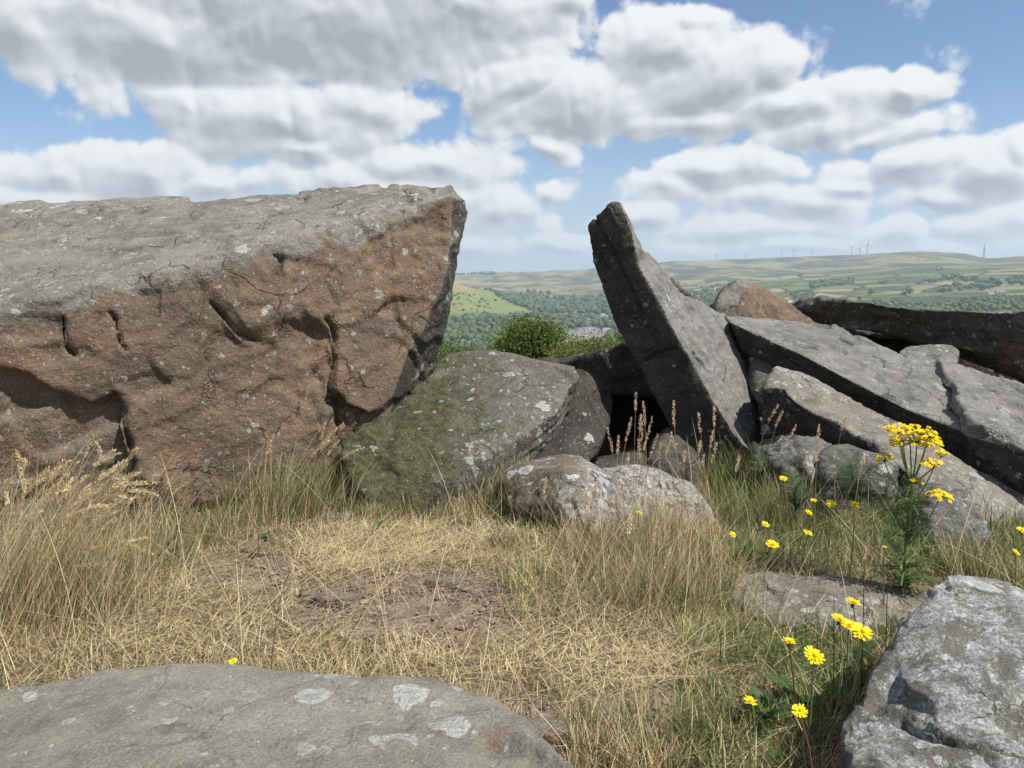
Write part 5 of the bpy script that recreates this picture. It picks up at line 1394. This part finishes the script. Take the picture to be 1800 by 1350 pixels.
# stems standing before the hollow and among the right-hand grass: (head top px, py, head bottom px, py, distance)
STEMS = [(1118, 690, 1117, 722, 3.35), (1131, 706, 1134, 748, 3.4), (1127, 728, 1124, 756, 3.35), (1128, 738, 1128, 775, 3.3), (1147, 732, 1131, 792, 3.35), (1110, 734, 1099, 778, 3.3), (1068, 752, 1077, 795, 3.25), (1088, 766, 1085, 800, 3.3),
         (1123, 772, 1125, 808, 3.25), (1157, 762, 1139, 812, 3.3), (1105, 797, 1101, 822, 3.2), (1162, 778, 1158, 800, 3.35), (1180, 772, 1169, 802, 3.3), (1184, 703, 1185, 750, 3.4), (1180, 760, 1188, 790, 3.4), (1228, 727, 1232, 762, 3.4),
         (1256, 714, 1255, 752, 3.4), (1253, 756, 1248, 790, 3.3), (1231, 775, 1229, 796, 3.3), (1260, 778, 1250, 815, 3.2), (1203, 793, 1202, 815, 3.3), (1237, 800, 1235, 822, 3.3), (1368, 712, 1350, 740, 3.3), (1376, 722, 1362, 752, 3.3),
         (1399, 747, 1389, 770, 3.2), (1440, 747, 1438, 772, 3.1), (1486, 735, 1478, 757, 3.1), (1440, 790, 1435, 812, 2.9), (1520, 797, 1514, 818, 2.9), (1528, 942, 1520, 985, 2.5), (1300, 800, 1293, 830, 3.2), (1420, 795, 1413, 822, 3.0),
         (1046, 858, 1040, 880, 3.1), (1090, 842, 1087, 868, 3.1)]
for i, (tx, ty, bx, by, Y) in enumerate(STEMS):
    rgl = np.random.default_rng(300 + i)
    hb, ht = at(bx, by, Y), at(tx, ty, Y + rgl.uniform(-.03, .03))
    d = ht - hb; Lh = np.linalg.norm(d)
    fx, fy = hb[0] - d[0] * 1.2 + rgl.normal(0, .03), hb[1] + rgl.normal(0, .05) - .05
    for _ in range(12):
        if not blocked(np.array([fx]), np.array([fy]))[0]: break
        fy -= .05
    foot = np.array([fx, fy, gz(fx, fy) - .01])
    t = bpy.data.objects.new('flowering_grass', None); COL.objects.link(t); t.location = foot
    ctrl = hb - d / Lh * np.linalg.norm(hb - foot) * .45
    colr = [(.76, .58, .44), (.78, .63, .45), (.70, .52, .39)][i % 3]
    V, F, C = quad_tube(bez(foot, ctrl, ht - d * .05, 9), np.linspace(.0014, .0007, 9), (.34, .24, .15) if i % 3 else (.25, .16, .11))
    one('stem', V, F, C, M_STEM, t, foot)
    V, F, C = seed_head(hb, d, Lh * .97, .016, rgl, colr, .35)
    one('seed_head', V, F, C, M_GRASS, t, foot, False)
    where = 'before the black hollow' if tx < 1215 else ('in front of the leaning slab foot' if tx < 1310 else 'in front of the lichened slab')
    tag(t, f'thin grass stem with pinkish straw seed head {where}', 'grass stem', f'seed head stems {where}', 'thing')

# tall straw tussock at the left edge, heads swept to the right
def tussock(heads, foot_px, label, seed, blades_n, spread, hh, colp=STRAW, head_col=(.72, .58, .35), headw=.016, fol_green=.15):
    rgl = np.random.default_rng(seed)
    fx, fy, _ = g(*foot_px)
    foot = np.array([fx, fy, gz(fx, fy)])
    t = bpy.data.objects.new('grass_tussock', None); COL.objects.link(t); t.location = foot
    for (tx, ty, bx, by) in heads:
        Y = fy + rgl.uniform(-.18, .28)
        hb, ht = at(bx, by, Y), at(tx, ty, Y + rgl.uniform(-.04, .04))
        d = ht - hb; Lh = max(.03, np.linalg.norm(d))
        f2 = np.array([hb[0] - .10 - .35 * max(0, hb[2]) * rgl.uniform(.5, 1.0), Y - .05 + rgl.normal(0, .06), 0]); f2[2] = gz(f2[0], f2[1]) - .01
        ctrl = f2 * .35 + hb * .65 + np.array([-.05, 0, .06])
        p = Pile()
        p.add(*quad_tube(bez(f2, ctrl, hb + d * .9, 9), np.linspace(.0013, .0007, 9), pick(rgl, 1, colp)[0]))
        p.add(*seed_head(hb, d, Lh, headw, rgl, np.array(head_col) * rgl.uniform(.8, 1.15), .42, .05))
        link('flowering_stem', p.mesh('flowering_stem', M_GRASS, False, foot), t)
    n = blades_n
    P = foot + np.stack([rgl.normal(0, spread, n), rgl.normal(0, spread * .55, n), np.zeros(n)], 1)
    P[:, 2] = near_h(P[:, 0], P[:, 1])
    isg = rgl.uniform(0, 1, n) < fol_green
    colr = np.where(isg[:, None], pick(rgl, n, GREEN), pick(rgl, n, colp))
    V, F, C, _, _ = ribbon(P, rgl.uniform(.35, 1.0, n) * hh, rgl.uniform(.0012, .0026, n), rgl.normal(.05, 1.15, n), rgl.uniform(.02, .55, n), rgl.uniform(.05, .95, n), colr, 6, rgl=rgl)
    one('blades', V, F, C, M_GRASS, t, foot)
    tag(t, label, 'grass tussock', None, 'thing')
rgh = np.random.default_rng(77)
def z7(x, y): return x / 5.4, 750 + y / 5.4
H1 = [(*z7(890, 65), *z7(805, 300)), (*z7(1085, 200), *z7(890, 380)), (*z7(1300, 195), *z7(1130, 420)), (*z7(1160, 325), *z7(1000, 470)), (*z7(600, 310), *z7(470, 480)), (*z7(730, 335), *z7(640, 490)), (*z7(465, 375), *z7(370, 500)),
      (*z7(155, 215), *z7(190, 380)), (*z7(290, 490), *z7(200, 610)), (*z7(240, 310), *z7(190, 470)), (*z7(1310, 430), *z7(1100, 500)), (*z7(1510, 520), *z7(1240, 540)), (*z7(1395, 595), *z7(1200, 600)), (*z7(1200, 520), *z7(1000, 620)),
      (*z7(1180, 570), *z7(960, 680)), (*z7(960, 595), *z7(800, 640)), (*z7(840, 450), *z7(740, 540)), (*z7(570, 400), *z7(470, 520)), (*z7(570, 480), *z7(440, 640)), (*z7(540, 540), *z7(430, 660)), (*z7(1110, 800), *z7(900, 850)), (*z7(1040, 830), *z7(860, 900)),
      (*z7(1390, 1040), *z7(1200, 1090)), (*z7(940, 1090), *z7(780, 1100)), (*z7(400, 790), *z7(250, 830)), (*z7(200, 795), *z7(60, 830)), (*z7(350, 500), *z7(270, 620)), (*z7(640, 600), *z7(540, 720)), (*z7(860, 640), *z7(700, 740)), (*z7(1000, 740), *z7(820, 770)),
      (*z7(700, 480), *z7(600, 620)), (*z7(760, 520), *z7(690, 620)), (*z7(980, 430), *z7(900, 560)), (*z7(1100, 370), *z7(960, 500)), (*z7(60, 495), *z7(15, 650)), (*z7(930, 1290), *z7(700, 1330)), (*z7(1290, 440), *z7(1080, 560)), (*z7(1210, 340), *z7(1090, 470))]
H1 = H1 + [(a + rgh.normal(0, 12), b + rgh.uniform(-6, 30), c + rgh.normal(0, 12), d + rgh.uniform(-4, 32)) for a, b, c, d in H1]
tussock(H1, (70, 1085), 'tall straw coloured grass tussock with feathery heads swept rightward before huge brown boulder', 501, 1500, .19, .60)
H2 = [(600 - 10 * k + rgh.normal(0, 4), 742 + 10 * k + rgh.normal(0, 8), 575 - 8 * k + rgh.normal(0, 4), 775 + 10 * k) for k in range(4)]
H2 += [(545, 668, 535, 710), (572, 742, 562, 775), (606, 745, 590, 772), (598, 770, 575, 800), (520, 770, 488, 790), (480, 762, 470, 800), (318, 783, 306, 830), (330, 845, 300, 870), (300, 790, 292, 830), (350, 872, 320, 880), (640, 785, 605, 800)]
tussock(H2, (505, 915), 'green and straw grass tussock growing against the foot of huge brown boulder by mossy slab', 502, 900, .17, .42, fol_green=.6)
H3 = [(1280, 1050, 1250, 1078), (1330, 1046, 1290, 1060), (1180, 960, 1168, 1000), (1110, 905, 1104, 940), (1155, 925, 1148, 960)]
tussock(H3, (1170, 1075), 'rust tinged straw grass tussock beside the flat bedded slab', 503, 700, .17, .38, fol_green=.38)
tussock([(1040, 870, 1030, 900), (960, 840, 955, 870)], (1120, 985), 'thin rusty grass tussock in front of the low lichen crusted boulder', 504, 800, .15, .40, colp=np.concatenate([RUST * 1.3, STRAW]), fol_green=.2)
tussock([(885, 790, 880, 830)], (890, 905), 'small green grass tussock between mossy slab and low lichen crusted boulder', 505, 420, .09, .36, fol_green=.6)

# ------------------------------------------------------------------ yellow daisy-like flowers
def daisy(Rr, rgl, layers=2, tilt=.25):
    """two rings of strap petals with notched ends over a small raised centre; returns V,F,C around origin facing +Z"""
    p = Pile()
    for ly in range(layers):
        n = 15 - ly * 4
        R = Rr * (1 - .28 * ly)
        for k in range(n):
            a = 2 * pi * (k + .5 * ly) / n + rgl.normal(0, .05)
            R1 = R * rgl.uniform(.86, 1.06); el = .12 + .28 * ly + rgl.normal(0, .09) + tilt * .3
            d = np.array([cos(a) * cos(el), sin(a) * cos(el), sin(el)]); s = np.array([-sin(a), cos(a), 0])
            w = R * .13
            q = [d * R * .08 - s * w * .35, d * R * .08 + s * w * .35, d * R1 * .6 + s * w, d * R1 * .97 + s * w * .85, d * R1 * 1.0 + s * w * .2, d * R1 * .97 - s * w * .85, d * R1 * .6 - s * w]
            c = np.array([.86, .70, .012]) * rgl.uniform(.85, 1.05)
            p.add(np.array(q), np.array([(0, 1, 2), (0, 2, 6), (6, 2, 3), (6, 3, 4), (6, 4, 5)]), np.tile(c, (7, 1)))
    m = 14
    for k in range(m):
        a = 2 * pi * k / m * 2.4; rr_ = Rr * .22 * sqrt(k / m)
        b = np.array([cos(a) * rr_, sin(a) * rr_, .0]); h = Rr * .30
        p.add(np.array([b + (Rr * .05, 0, 0), b + (-Rr * .03, Rr * .05, 0), b + (-Rr * .03, -Rr * .05, 0), b + (0, 0, h)]), np.array([(0, 1, 3), (1, 2, 3), (2, 0, 3)]), np.tile((.72, .46, .01), (4, 1)))
    return np.concatenate(p.V), np.concatenate(p.F), np.concatenate(p.C)
def rot_to(V, nrm):
    z = np.asarray(nrm, float); z = z / np.linalg.norm(z)
    x = np.cross([0, 1, 0], z); x = x / (np.linalg.norm(x) + 1e-9); y = np.cross(z, x)
    return V @ np.stack([x, y, z], 0)
FL = [(1430, 1154, 1.62, 40, .45), (1500, 1060, 1.78, 31, .05), (1476, 1090, 1.72, 34, .12), (1492, 1099, 1.75, 32, .3), (1515, 1112, 1.66, 40, .4), (1387, 1128, 1.68, 26, .05), (1318, 1233, 1.52, 26, .1), (1405, 1250, 1.45, 30, .5),
      (1358, 958, 2.55, 24, .3), (1288, 940, 2.7, 14, .4), (1345, 922, 2.75, 16, .4), (1420, 937, 2.7, 17, .4), (1422, 902, 2.8, 16, .3), (1430, 880, 2.85, 13, .2), (1461, 886, 2.8, 18, .5), (1502, 888, 2.75, 19, .4), (1377, 842, 3.1, 16, .3),
      (1123, 902, 3.0, 14, .15), (1786, 972, 2.4, 17, .4), (1795, 932, 2.6, 18, .35), (410, 1163, 1.78, 16, .3), (1555, 962, 2.4, 9, .1)]
for i, (px, py, Y, wpx, fc) in enumerate(FL):
    rgl = np.random.default_rng(700 + i)
    c = at(px, py, Y); Rr = wpx / FPX * Y / 2 * 1.05
    fx, fy = c[0] + rgl.normal(.01, .03), c[1] + rgl.normal(.03, .03)
    for _ in range(20):
        if not blocked(np.array([fx]), np.array([fy]))[0]: break
        fy += .04 if px < 1000 else -.01
        fx += 0 if px < 1000 else -.02
    foot = np.array([fx, fy, gz(fx, fy) - .01])
    t = bpy.data.objects.new('yellow_flower', None); COL.objects.link(t); t.location = foot
    mid = (foot + c) / 2 + np.array([rgl.normal(0, .02), rgl.normal(0, .02), 0])
    stc = (.19, .21, .08) if i not in (5, 7) else (.14, .06, .04)
    V, F, C = quad_tube(bez(foot, mid, c - np.array([0, 0, Rr * .3]), 8), np.linspace(.0023, .0018, 8), stc, 5)
    one('stem', V, F, C, M_STEM, t, foot)
    nrm = np.array([rgl.normal(.15, .15), -fc * 1.2, 1.0])
    V, F, C = daisy(Rr, rgl)
    one('petals', rot_to(V, nrm) + c, F, C, M_PETAL, t, foot, False)
    cup = np.array([(cos(a) * r_, sin(a) * r_, z_) for z_, r_ in ((-Rr * .62, .0015), (-Rr * .45, Rr * .17), (-Rr * .12, Rr * .2), (.0, Rr * .24)) for a in np.arange(0, 6.2, 1.0472)])
    Fc = np.array([q for a in range(3) for k in range(6) for q in ((a * 6 + k, a * 6 + (k + 1) % 6, a * 6 + 6 + (k + 1) % 6), (a * 6 + k, a * 6 + 6 + (k + 1) % 6, a * 6 + 6 + k))])
    one('calyx', rot_to(cup, nrm) + c, Fc, np.tile((.07, .09, .03), (24, 1)), M_STEM, t, foot)
    OWN = {0: 'large open yellow flower above the broad leaf rosette beside the jagged lichen boulder', 1: 'yellow flower seen edge on rising in front of the flat bedded slab', 2: 'flat yellow flower first of three in a row beside the bedded slab', 3: 'middle yellow flower of three in a row beside the bedded slab', 4: 'big open yellow flower last of three in a row towards the jagged boulder', 5: 'small yellow flower edge on atop a reddish stem left of the three in a row', 6: 'low yellow flower over short grass farthest from the jagged lichen boulder', 7: 'low half open yellow flower on red stem beneath the broad leaves', 8: 'bright yellow flower closest behind the flat bedded slab', 9: 'small round yellow flower nearest the rusty grass tussock', 15: 'yellow flower nearest the ragwort among the long grass', 16: 'yellow flower highest against the lumpy lichened rock', 21: 'tiny yellow flower in the grass under the ragwort'}
    if i in OWN: lab, gp = OWN[i], 'wild yellow flowers'
    elif px == 410: lab, gp = 'tiny yellow flower at the far rim of the broad foreground rock', None
    elif px == 1123: lab, gp = 'lone small yellow flower in front of low lichen crusted boulder', None
    elif py > 1000: lab, gp = 'large yellow daisy like flower on thin stem beside the jagged lichen boulder', 'yellow flowers by the lichen boulder'
    elif px > 1700: lab, gp = 'small yellow flower behind the top of the jagged lichen boulder', 'yellow flowers behind the lichen boulder'
    else: lab, gp = 'small yellow flower in long grass below the lichened slab', 'yellow flowers below the lichened slab'
    tag(t, lab, 'flower', gp, 'thing')

# ------------------------------------------------------------------ ragwort
RY = 2.62
rb = at(1592, 1000, RY); rfoot = np.array([rb[0], rb[1], gz(rb[0], rb[1])])
rag = bpy.data.objects.new('ragwort_plant', None); COL.objects.link(rag); rag.location = rfoot
tag(rag, 'tall ragwort plant with clusters of golden yellow flowers and feathery leaves', 'plant', None, 'thing')
rgl = np.random.default_rng(90)
node = at(1603, 850, RY)
def stemlet(pts_, r0, r1, name='stem'):
    V, F, C = quad_tube(bez(*pts_, 8), np.linspace(r0, r1, 8), (.14, .19, .06), 6); return one(name, V, F, C, M_STEM, rag, rfoot)
stemlet((rfoot, (rfoot + node) / 2 + np.array([-.015, 0, 0]), node), .0048, .0036)
CL = [(1612, 772, 44, 26, 46), (1600, 757, 34, 16, 20), (1628, 778, 26, 14, 16), (1588, 768, 24, 12, 12), (1585, 778, 24, 10, 16), (1580, 752, 24, 9, 18), (1632, 762, 18, 12, 14), (1555, 803, 17, 6, 16), (1642, 815, 22, 9, 20), (1655, 796, 11, 10, 9), (1652, 870, 26, 11, 28), (1606, 845, 5, 5, 3), (1617, 847, 6, 4, 3)]
def leaf_pinnate(base, dirv, Ls, rgl, ncut=6):
    dirv = dirv / np.linalg.norm(dirv); s = np.cross(dirv, [0, 0, 1.0]); s /= np.linalg.norm(s) + 1e-9; up = np.cross(s, dirv)
    p = Pile()
    mid = [base + dirv * Ls * t + up * Ls * (.25 * t - .45 * t * t) for t in np.linspace(0, 1, 9)]
    for k in range(8):
        a, b = mid[k], mid[k + 1]; w = Ls * .018
        p.add(np.array([a - s * w, a + s * w, b + s * w, b - s * w]), np.array([(0, 1, 2), (0, 2, 3)]), np.tile((.12, .17, .05), (4, 1)))
        for sg in (-1, 1):
            l = Ls * .26 * sin(pi * min(1, .2 + k / 9)) * rgl.uniform(.7, 1.2)
            d2 = s * sg * .9 + dirv * .55 + up * rgl.normal(.1, .2)
            tp = a + d2 * l
            p.add(np.array([a, a + d2 * l * .5 + dirv * l * .22, tp, a + d2 * l * .5 - dirv * l * .15]), np.array([(0, 1, 2), (0, 2, 3)]), np.tile(np.array((.135, .185, .062)) * rgl.uniform(.75, 1.4), (4, 1)))
    return np.concatenate(p.V), np.concatenate(p.F), np.concatenate(p.C)
for i, (px, py, wx, wy, nf) in enumerate(CL):
    c = at(px, py, RY + rgl.normal(0, .02))
    y0 = rgl.uniform(.25, .9)
    br = node * (1 - y0 * .0) if py < 800 else rfoot * (1 - .8) + node * .8
    if py > 840: br = rfoot * .55 + node * .45
    bro = stemlet((br, (br + c) / 2 + np.array([(c[0] - br[0]) * .25, 0, -.01]), c - np.array([0, 0, .012])), .0032, .0018, 'branch')
    p = Pile(); k_ = RY / FPX
    for q in range(int(nf * 1.7)):
        r_ = sqrt(rgl.uniform(0, 1)); a = rgl.uniform(0, 6.28)
        f = c + np.array([cos(a) * r_ * wx * k_, sin(a) * r_ * wx * k_ * .9, (1 - r_ * r_) * wy * k_ * .9 - wy * k_ * .3 + rgl.normal(0, .003)])
        V, F, C = daisy(.0086 * rgl.uniform(.8, 1.15), rgl, 1)
        C = C * np.where(C[:, 1:2] > .55, np.array([[1.0, .93, 1.0]]), np.array([[.9, .85, 1]]))
        p.add(rot_to(V, np.array([cos(a) * r_ * .5 + .15, sin(a) * r_ * .5 - .35, 1.0])) + f, F, C)
        if q % 2 == 0:
            p.add(*quad_tube(bez(c - np.array([0, 0, .018]), (c + f) / 2 - np.array([0, 0, .006]), f - np.array([0, 0, .003]), 4), [.0010] * 4, (.12, .16, .05), 4))
    link('flower_cluster', p.mesh('flower_cluster', M_PETAL, False, rfoot), bro)
for q in range(95):
    t_ = rgl.uniform(.0, 1.0); b = rfoot * (1 - t_) + node * t_
    a = rgl.uniform(0, 6.28)
    V, F, C = leaf_pinnate(b, np.array([cos(a), sin(a), rgl.uniform(.1, .7)]), rgl.uniform(.08, .15) * (1.15 - .45 * t_), rgl)
    one('leaf', V, F, C, M_LEAF, rag, rfoot, False)

# ------------------------------------------------------------------ ferns
def frond_mesh(seed, Lf):
    rgl = np.random.default_rng(seed); p = Pile()
    t = np.linspace(0, 1, 24)
    mid = np.stack([Lf * (t * .75), np.zeros(24), Lf * (.95 * t - .55 * t * t)], 1)
    p.add(*quad_tube(mid, np.linspace(.003, .0008, 24), (.11, .12, .045), 4))
    for k in range(3, 24):
        l = Lf * .30 * (1 - t[k]) ** .75 + .006
        for sg in (-1, 1):
            d = np.array([.35, sg * .92, -.08 + rgl.normal(0, .08)])
            a = mid[k]; cc = np.array((.036, .060, .017)) * rgl.uniform(.7, 1.5)
            m = max(3, int(l / .011))
            for q in range(m):
                u = (q + .3) / m; b = a + d * l * u; ll = Lf * .042 * (1 - u * .75) * (1 - .5 * t[k])
                for s2 in (-1, 1):
                    d2 = np.array([.85 * s2, sg * .45, 0]); d2 = d2 / np.linalg.norm(d2)
                    w = l / m * .46
                    p.add(np.array([b - d * w, b + d2 * ll + d * w * .3, b + d * w]), np.array([(0, 1, 2)]), np.tile(cc, (3, 1)))
    return p.mesh('fern_frond', M_LEAF, False)
FR = [frond_mesh(s, L) for s, L in ((1, .34), (2, .28), (3, .40))]
for (px, py, Y, nf, lab) in [(1292, 835, 3.75, 10, 'dark green fern at the foot of the leaning slab'), (1335, 840, 3.7, 9, 'dark fern between leaning slab and lumpy lichened rock'), (1505, 850, 3.35, 7, 'upright fern before the low grey ledge rock'), (1400, 880, 3.3, 8, 'low spreading fern in shade below the lumpy lichened rock')]:
    c = at(px, py, Y); rgl = np.random.default_rng(int(px))
    base = np.array([c[0], c[1], max(gz(c[0], c[1]), min(c[2] - .05, .14))])
    t = bpy.data.objects.new('fern', None); COL.objects.link(t); t.location = base
    for q in range(nf):
        f = link('frond', FR[rgl.integers(3)], t); f.rotation_euler = (rgl.normal(0, .2), rgl.uniform(-1.0, .1), q * 6.283 / nf + rgl.normal(0, .3)); s = rgl.uniform(.45, .85); f.scale = (s, s, s)
    tag(t, lab, 'fern', None, 'thing')

# ------------------------------------------------------------------ broad leaves
def blade_leaf(seed, Ls, wid, c1):
    rgl = np.random.default_rng(seed); p = Pile(); m = 9; V = []; C = []
    for k in range(m):
        t = k / (m - 1); w = wid * sin(pi * (.06 + .94 * t) ** .75) * (1 + .12 * sin(k * 2.2)) + .0008
        x = Ls * t; z = Ls * (.45 * t - .5 * t * t)
        V += [(x, -w, z + w * .25), (x, 0, z), (x, w, z + w * .25)]; C += [np.array(c1), np.array(c1) * 1.5, np.array(c1)]
    F = [f for k in range(m - 1) for i in (0, 1) for f in ((3 * k + i, 3 * k + i + 1, 3 * k + 4 + i), (3 * k + i, 3 * k + 4 + i, 3 * k + 3 + i))]
    return mesh_np('broad_leaf', np.array(V), np.array(F), M_LEAF, True, None, dict(col=np.array(C)))
BL = [blade_leaf(1, .11, .021, (.05, .085, .030)), blade_leaf(2, .085, .019, (.065, .095, .04)), blade_leaf(3, .13, .024, (.055, .09, .03))]
for px, py, nl, lab in [(1415, 1232, 8, 'broad green leaf rosette under the yellow flowers beside the jagged lichen boulder'), (1348, 1262, 6, 'dark leaf rosette left of the jagged lichen boulder on the path edge'), (1500, 1175, 6, 'leaf rosette tucked against the jagged lichen boulder upper side'),
                        (1320, 985, 6, 'blue green leaf rosette at the back edge of the bedded slab'), (660, 945, 6, 'small dark leaf rosette in the matted straw')]:
    p = g(px, py); rgl = np.random.default_rng(int(px) + 3)
    t = bpy.data.objects.new('leaf_rosette', None); COL.objects.link(t); t.location = (p[0], p[1], gz(p[0], p[1]) + .015)
    for q in range(nl):
        f = link('leaf', BL[rgl.integers(3)], t); f.rotation_euler = (rgl.normal(0, .25), rgl.uniform(-.9, -.1), q * 6.283 / nl + rgl.normal(0, .3)); s = rgl.uniform(.7, 1.1) * (.6 if px == 660 else 1); f.scale = (s, s, s)
    tag(t, lab, 'plant', None, 'thing')
for pts_, leaves, lab in [(((388, 900, 3.05), (392, 830, 3.05), (393, 782, 3.05)), [(392, 785, .035), (388, 800, .02)], 'small sprig with one green leaf before huge brown boulder face'),
                          (((478, 960, 2.95), (470, 925, 2.95), (470, 900, 2.95)), [(462, 925, .045), (470, 938, .05), (458, 945, .045), (476, 950, .04)], 'leafy green sprig in grass beside the bare soil patch')]:
    q = [at(*p_) for p_ in pts_]; foot = np.array([q[0][0], q[0][1], min(q[0][2], gz(q[0][0], q[0][1]))])
    t = bpy.data.objects.new('leafy_sprig', None); COL.objects.link(t); t.location = foot
    V, F, C = quad_tube(bez(foot, q[1], q[2], 8), np.linspace(.002, .001, 8), (.16, .10, .06), 5); one('stem', V, F, C, M_STEM, t, foot)
    for j, (lx, ly, ls) in enumerate(leaves):
        c = at(lx, ly, pts_[1][2]); f = link('leaf', BL[1], t); f.location = Vector(c - foot); s = ls / .085; f.scale = (s, s * 2.0, s); f.rotation_euler = (.3, -.3 + .2 * j, j * 2.1 + 2.6)
    tag(t, lab, 'plant', None, 'thing')
# dark dry stalks
for pts_, lab in [(((470, 1160, 1.85), (474, 1080, 1.95), (508, 1008, 2.0)), 'dark thin dry stalk rising beside the bare soil patch'), (((1460, 1215, 1.62), (1520, 1150, 1.64), (1590, 1085, 1.66)), 'dark slanting dry stalk against the jagged lichen boulder'),
                  (((1470, 1180, 1.8), (1467, 1110, 1.8), (1466, 1045, 1.8)), 'upright dark stalk in front of the flat bedded slab'), (((1522, 1100, 1.85), (1520, 1040, 1.85), (1519, 985, 1.85)), 'tall upright dark stalk beside the big yellow flowers'),
                  (((1561, 1130, 1.8), (1561, 1060, 1.8), (1560, 1000, 1.8)), 'thin upright dark stalk close to the jagged lichen boulder'), (((1010, 1030, 2.5), (1040, 1010, 2.5), (1056, 983, 2.5)), 'short dark stalk slanting in the middle grass'),
                  (((450, 905, 3.0), (458, 850, 3.0), (472, 738, 3.0)), 'tall dark reddish stalk standing before huge brown boulder face')]:
    q = [at(*p_) for p_ in pts_]; foot = np.array([q[0][0], q[0][1], min(q[0][2], gz(q[0][0], q[0][1]) - .01)])
    t = bpy.data.objects.new('dry_stalk', None); COL.objects.link(t); t.location = foot
    V, F, C = quad_tube(bez(foot, q[1], q[2], 9), np.linspace(.0015, .0008, 9), (.07, .045, .032), 5); one('stem', V, F, C, M_STEM, t, foot)
    for k in range(3):
        a = bez(foot, q[1], q[2], 9)[4 + k]; e2 = a + np.array([.02 * (-1) ** k, .005, .025])
        V, F, C = quad_tube(bez(a, (a + e2) / 2, e2, 3), [.0011, .001, .0006], (.07, .045, .032), 4); one('twig', V, F, C, M_STEM, t, foot)
    tag(t, lab, 'stalk', None, 'thing')

# ------------------------------------------------------------------ loose stones and soil crumbs
for i, (px, py, w, d, h, lab) in enumerate([(778, 1027, .10, .05, .022, 'flat tan stone on the far rim of the bare soil patch'), (590, 915, .11, .06, .035, 'pale stone under the dark left end of the mossy slab'), (585, 1068, .12, .05, .022, 'flat brown stone left of the bare soil patch'),
                                            (540, 1052, .06, .04, .018, 'small grey stone left of the bare soil patch'), (1065, 1262, .09, .06, .022, 'flat brown stone beside the broad foreground rock'), (1140, 1285, .06, .05, .02, 'grey stone in the dark soil by the path'),
                                            (960, 1300, .12, .06, .03, 'broken stone flake against the broad foreground rock'), (1375, 1000, .07, .04, .03, 'small pale stone at the back edge of the bedded slab'), (470, 1040, .06, .04, .014, 'small stone in the left bare patch'), (705, 925, .05, .035, .02, 'pale pebble near the mossy slab foot')]):
    rgl = np.random.default_rng(40 + i); p = g(px, py); z = gz(p[0], p[1])
    a = np.arange(0, 6.2, .785)
    w *= .7; d *= .75
    top = [np.array([p[0] + cos(q) * w * rgl.uniform(.6, 1.1), p[1] + sin(q) * d * rgl.uniform(.6, 1.1), z + h * rgl.uniform(.5, 1.1)]) for q in a]
    rock('loose_stone', [hull(top + [q - np.array([0, 0, h + .03]) for q in top])], M_TAN if i % 2 == 0 else M_GREY, lab, 'stone', None, voxel=.005, amp=.006, freq=9, chip=.006, chipf=12, seed=200 + i, attrs=lambda V, N, px: dict(lichen=.04, brown=.5))
IV, IF = ico(1)
Pq, pix = ground_pts(60000, -2.2, 1.2, 1.2, 3.8)
dj = pix + 24 * np.stack([fbm(Pq * 7, 3, seed=3), fbm(Pq * 7 + 40, 3, seed=4)], 1)
k = rgv.uniform(0, 1, len(Pq)) < .9 * dirt_mask(dj, 10) * np.clip(.55 + .8 * fbm(Pq * 6, 2, seed=70), 0, 1)
Pq = Pq[k][:9000]; n = len(Pq)
sz = rgv.gamma(1.5, .0017, n) + .0014
ang = rgv.uniform(0, 6.28, n)
base = IV[None] * (1 + .20 * rgv.normal(0, 1, (n, len(IV), 1))) * np.stack([rgv.uniform(.7, 1.4, n), rgv.uniform(.7, 1.4, n), rgv.uniform(.5, .9, n)], 1)[:, None, :]
V = (base * sz[:, None, None] + Pq[:, None, :] + np.array([0, 0, -.004])).reshape(-1, 3)
F = (np.arange(n)[:, None, None] * len(IV) + IF[None]).reshape(-1, 3)
pal = np.array([(.19, .145, .108), (.145, .110, .082), (.23, .175, .125), (.21, .17, .13)])
C = np.repeat(pal[rgv.integers(0, 4, n)] * rgv.uniform(.75, 1.2, (n, 1)), len(IV), 0)
M_CRUMB = plant_mat('soil_crumbs', 0.0, .95)
tag(link('soil_crumbs', mesh_np('soil_crumbs', V, F, M_CRUMB, False, None, dict(col=C))), 'loose crumbs of brown soil on the bare patches', 'soil', kind='stuff')

# ------------------------------------------------------------------ haze over the valley
hz = bpy.data.materials.new('haze'); hz.use_nodes = True
nt = hz.node_tree; nt.nodes.clear()
pv = nd(nt, 'ShaderNodeVolumePrincipled', {'Color': (.68, .83, 1.0, 1), 'Density': 9.5e-5, 'Anisotropy': .25})
out = nt.nodes.new('ShaderNodeOutputMaterial'); nt.links.new(pv.outputs[0], out.inputs['Volume'])
x0, x1, y0, y1, z0, z1 = -16500, 16500, -16500, 16500, -260, 420
hv = [(x0, y0, z0), (x1, y0, z0), (x1, y1, z0), (x0, y1, z0), (x0, y0, z1), (x1, y0, z1), (x1, y1, z1), (x0, y1, z1)]
hm = bpy.data.meshes.new('haze'); hm.from_pydata(hv, [], [(3, 2, 1, 0), (4, 5, 6, 7), (0, 1, 5, 4), (1, 2, 6, 5), (2, 3, 7, 6), (3, 0, 4, 7)]); hm.materials.append(hz)
tag(link('haze', hm), 'thin pale summer haze over the valley', 'haze', kind='stuff')
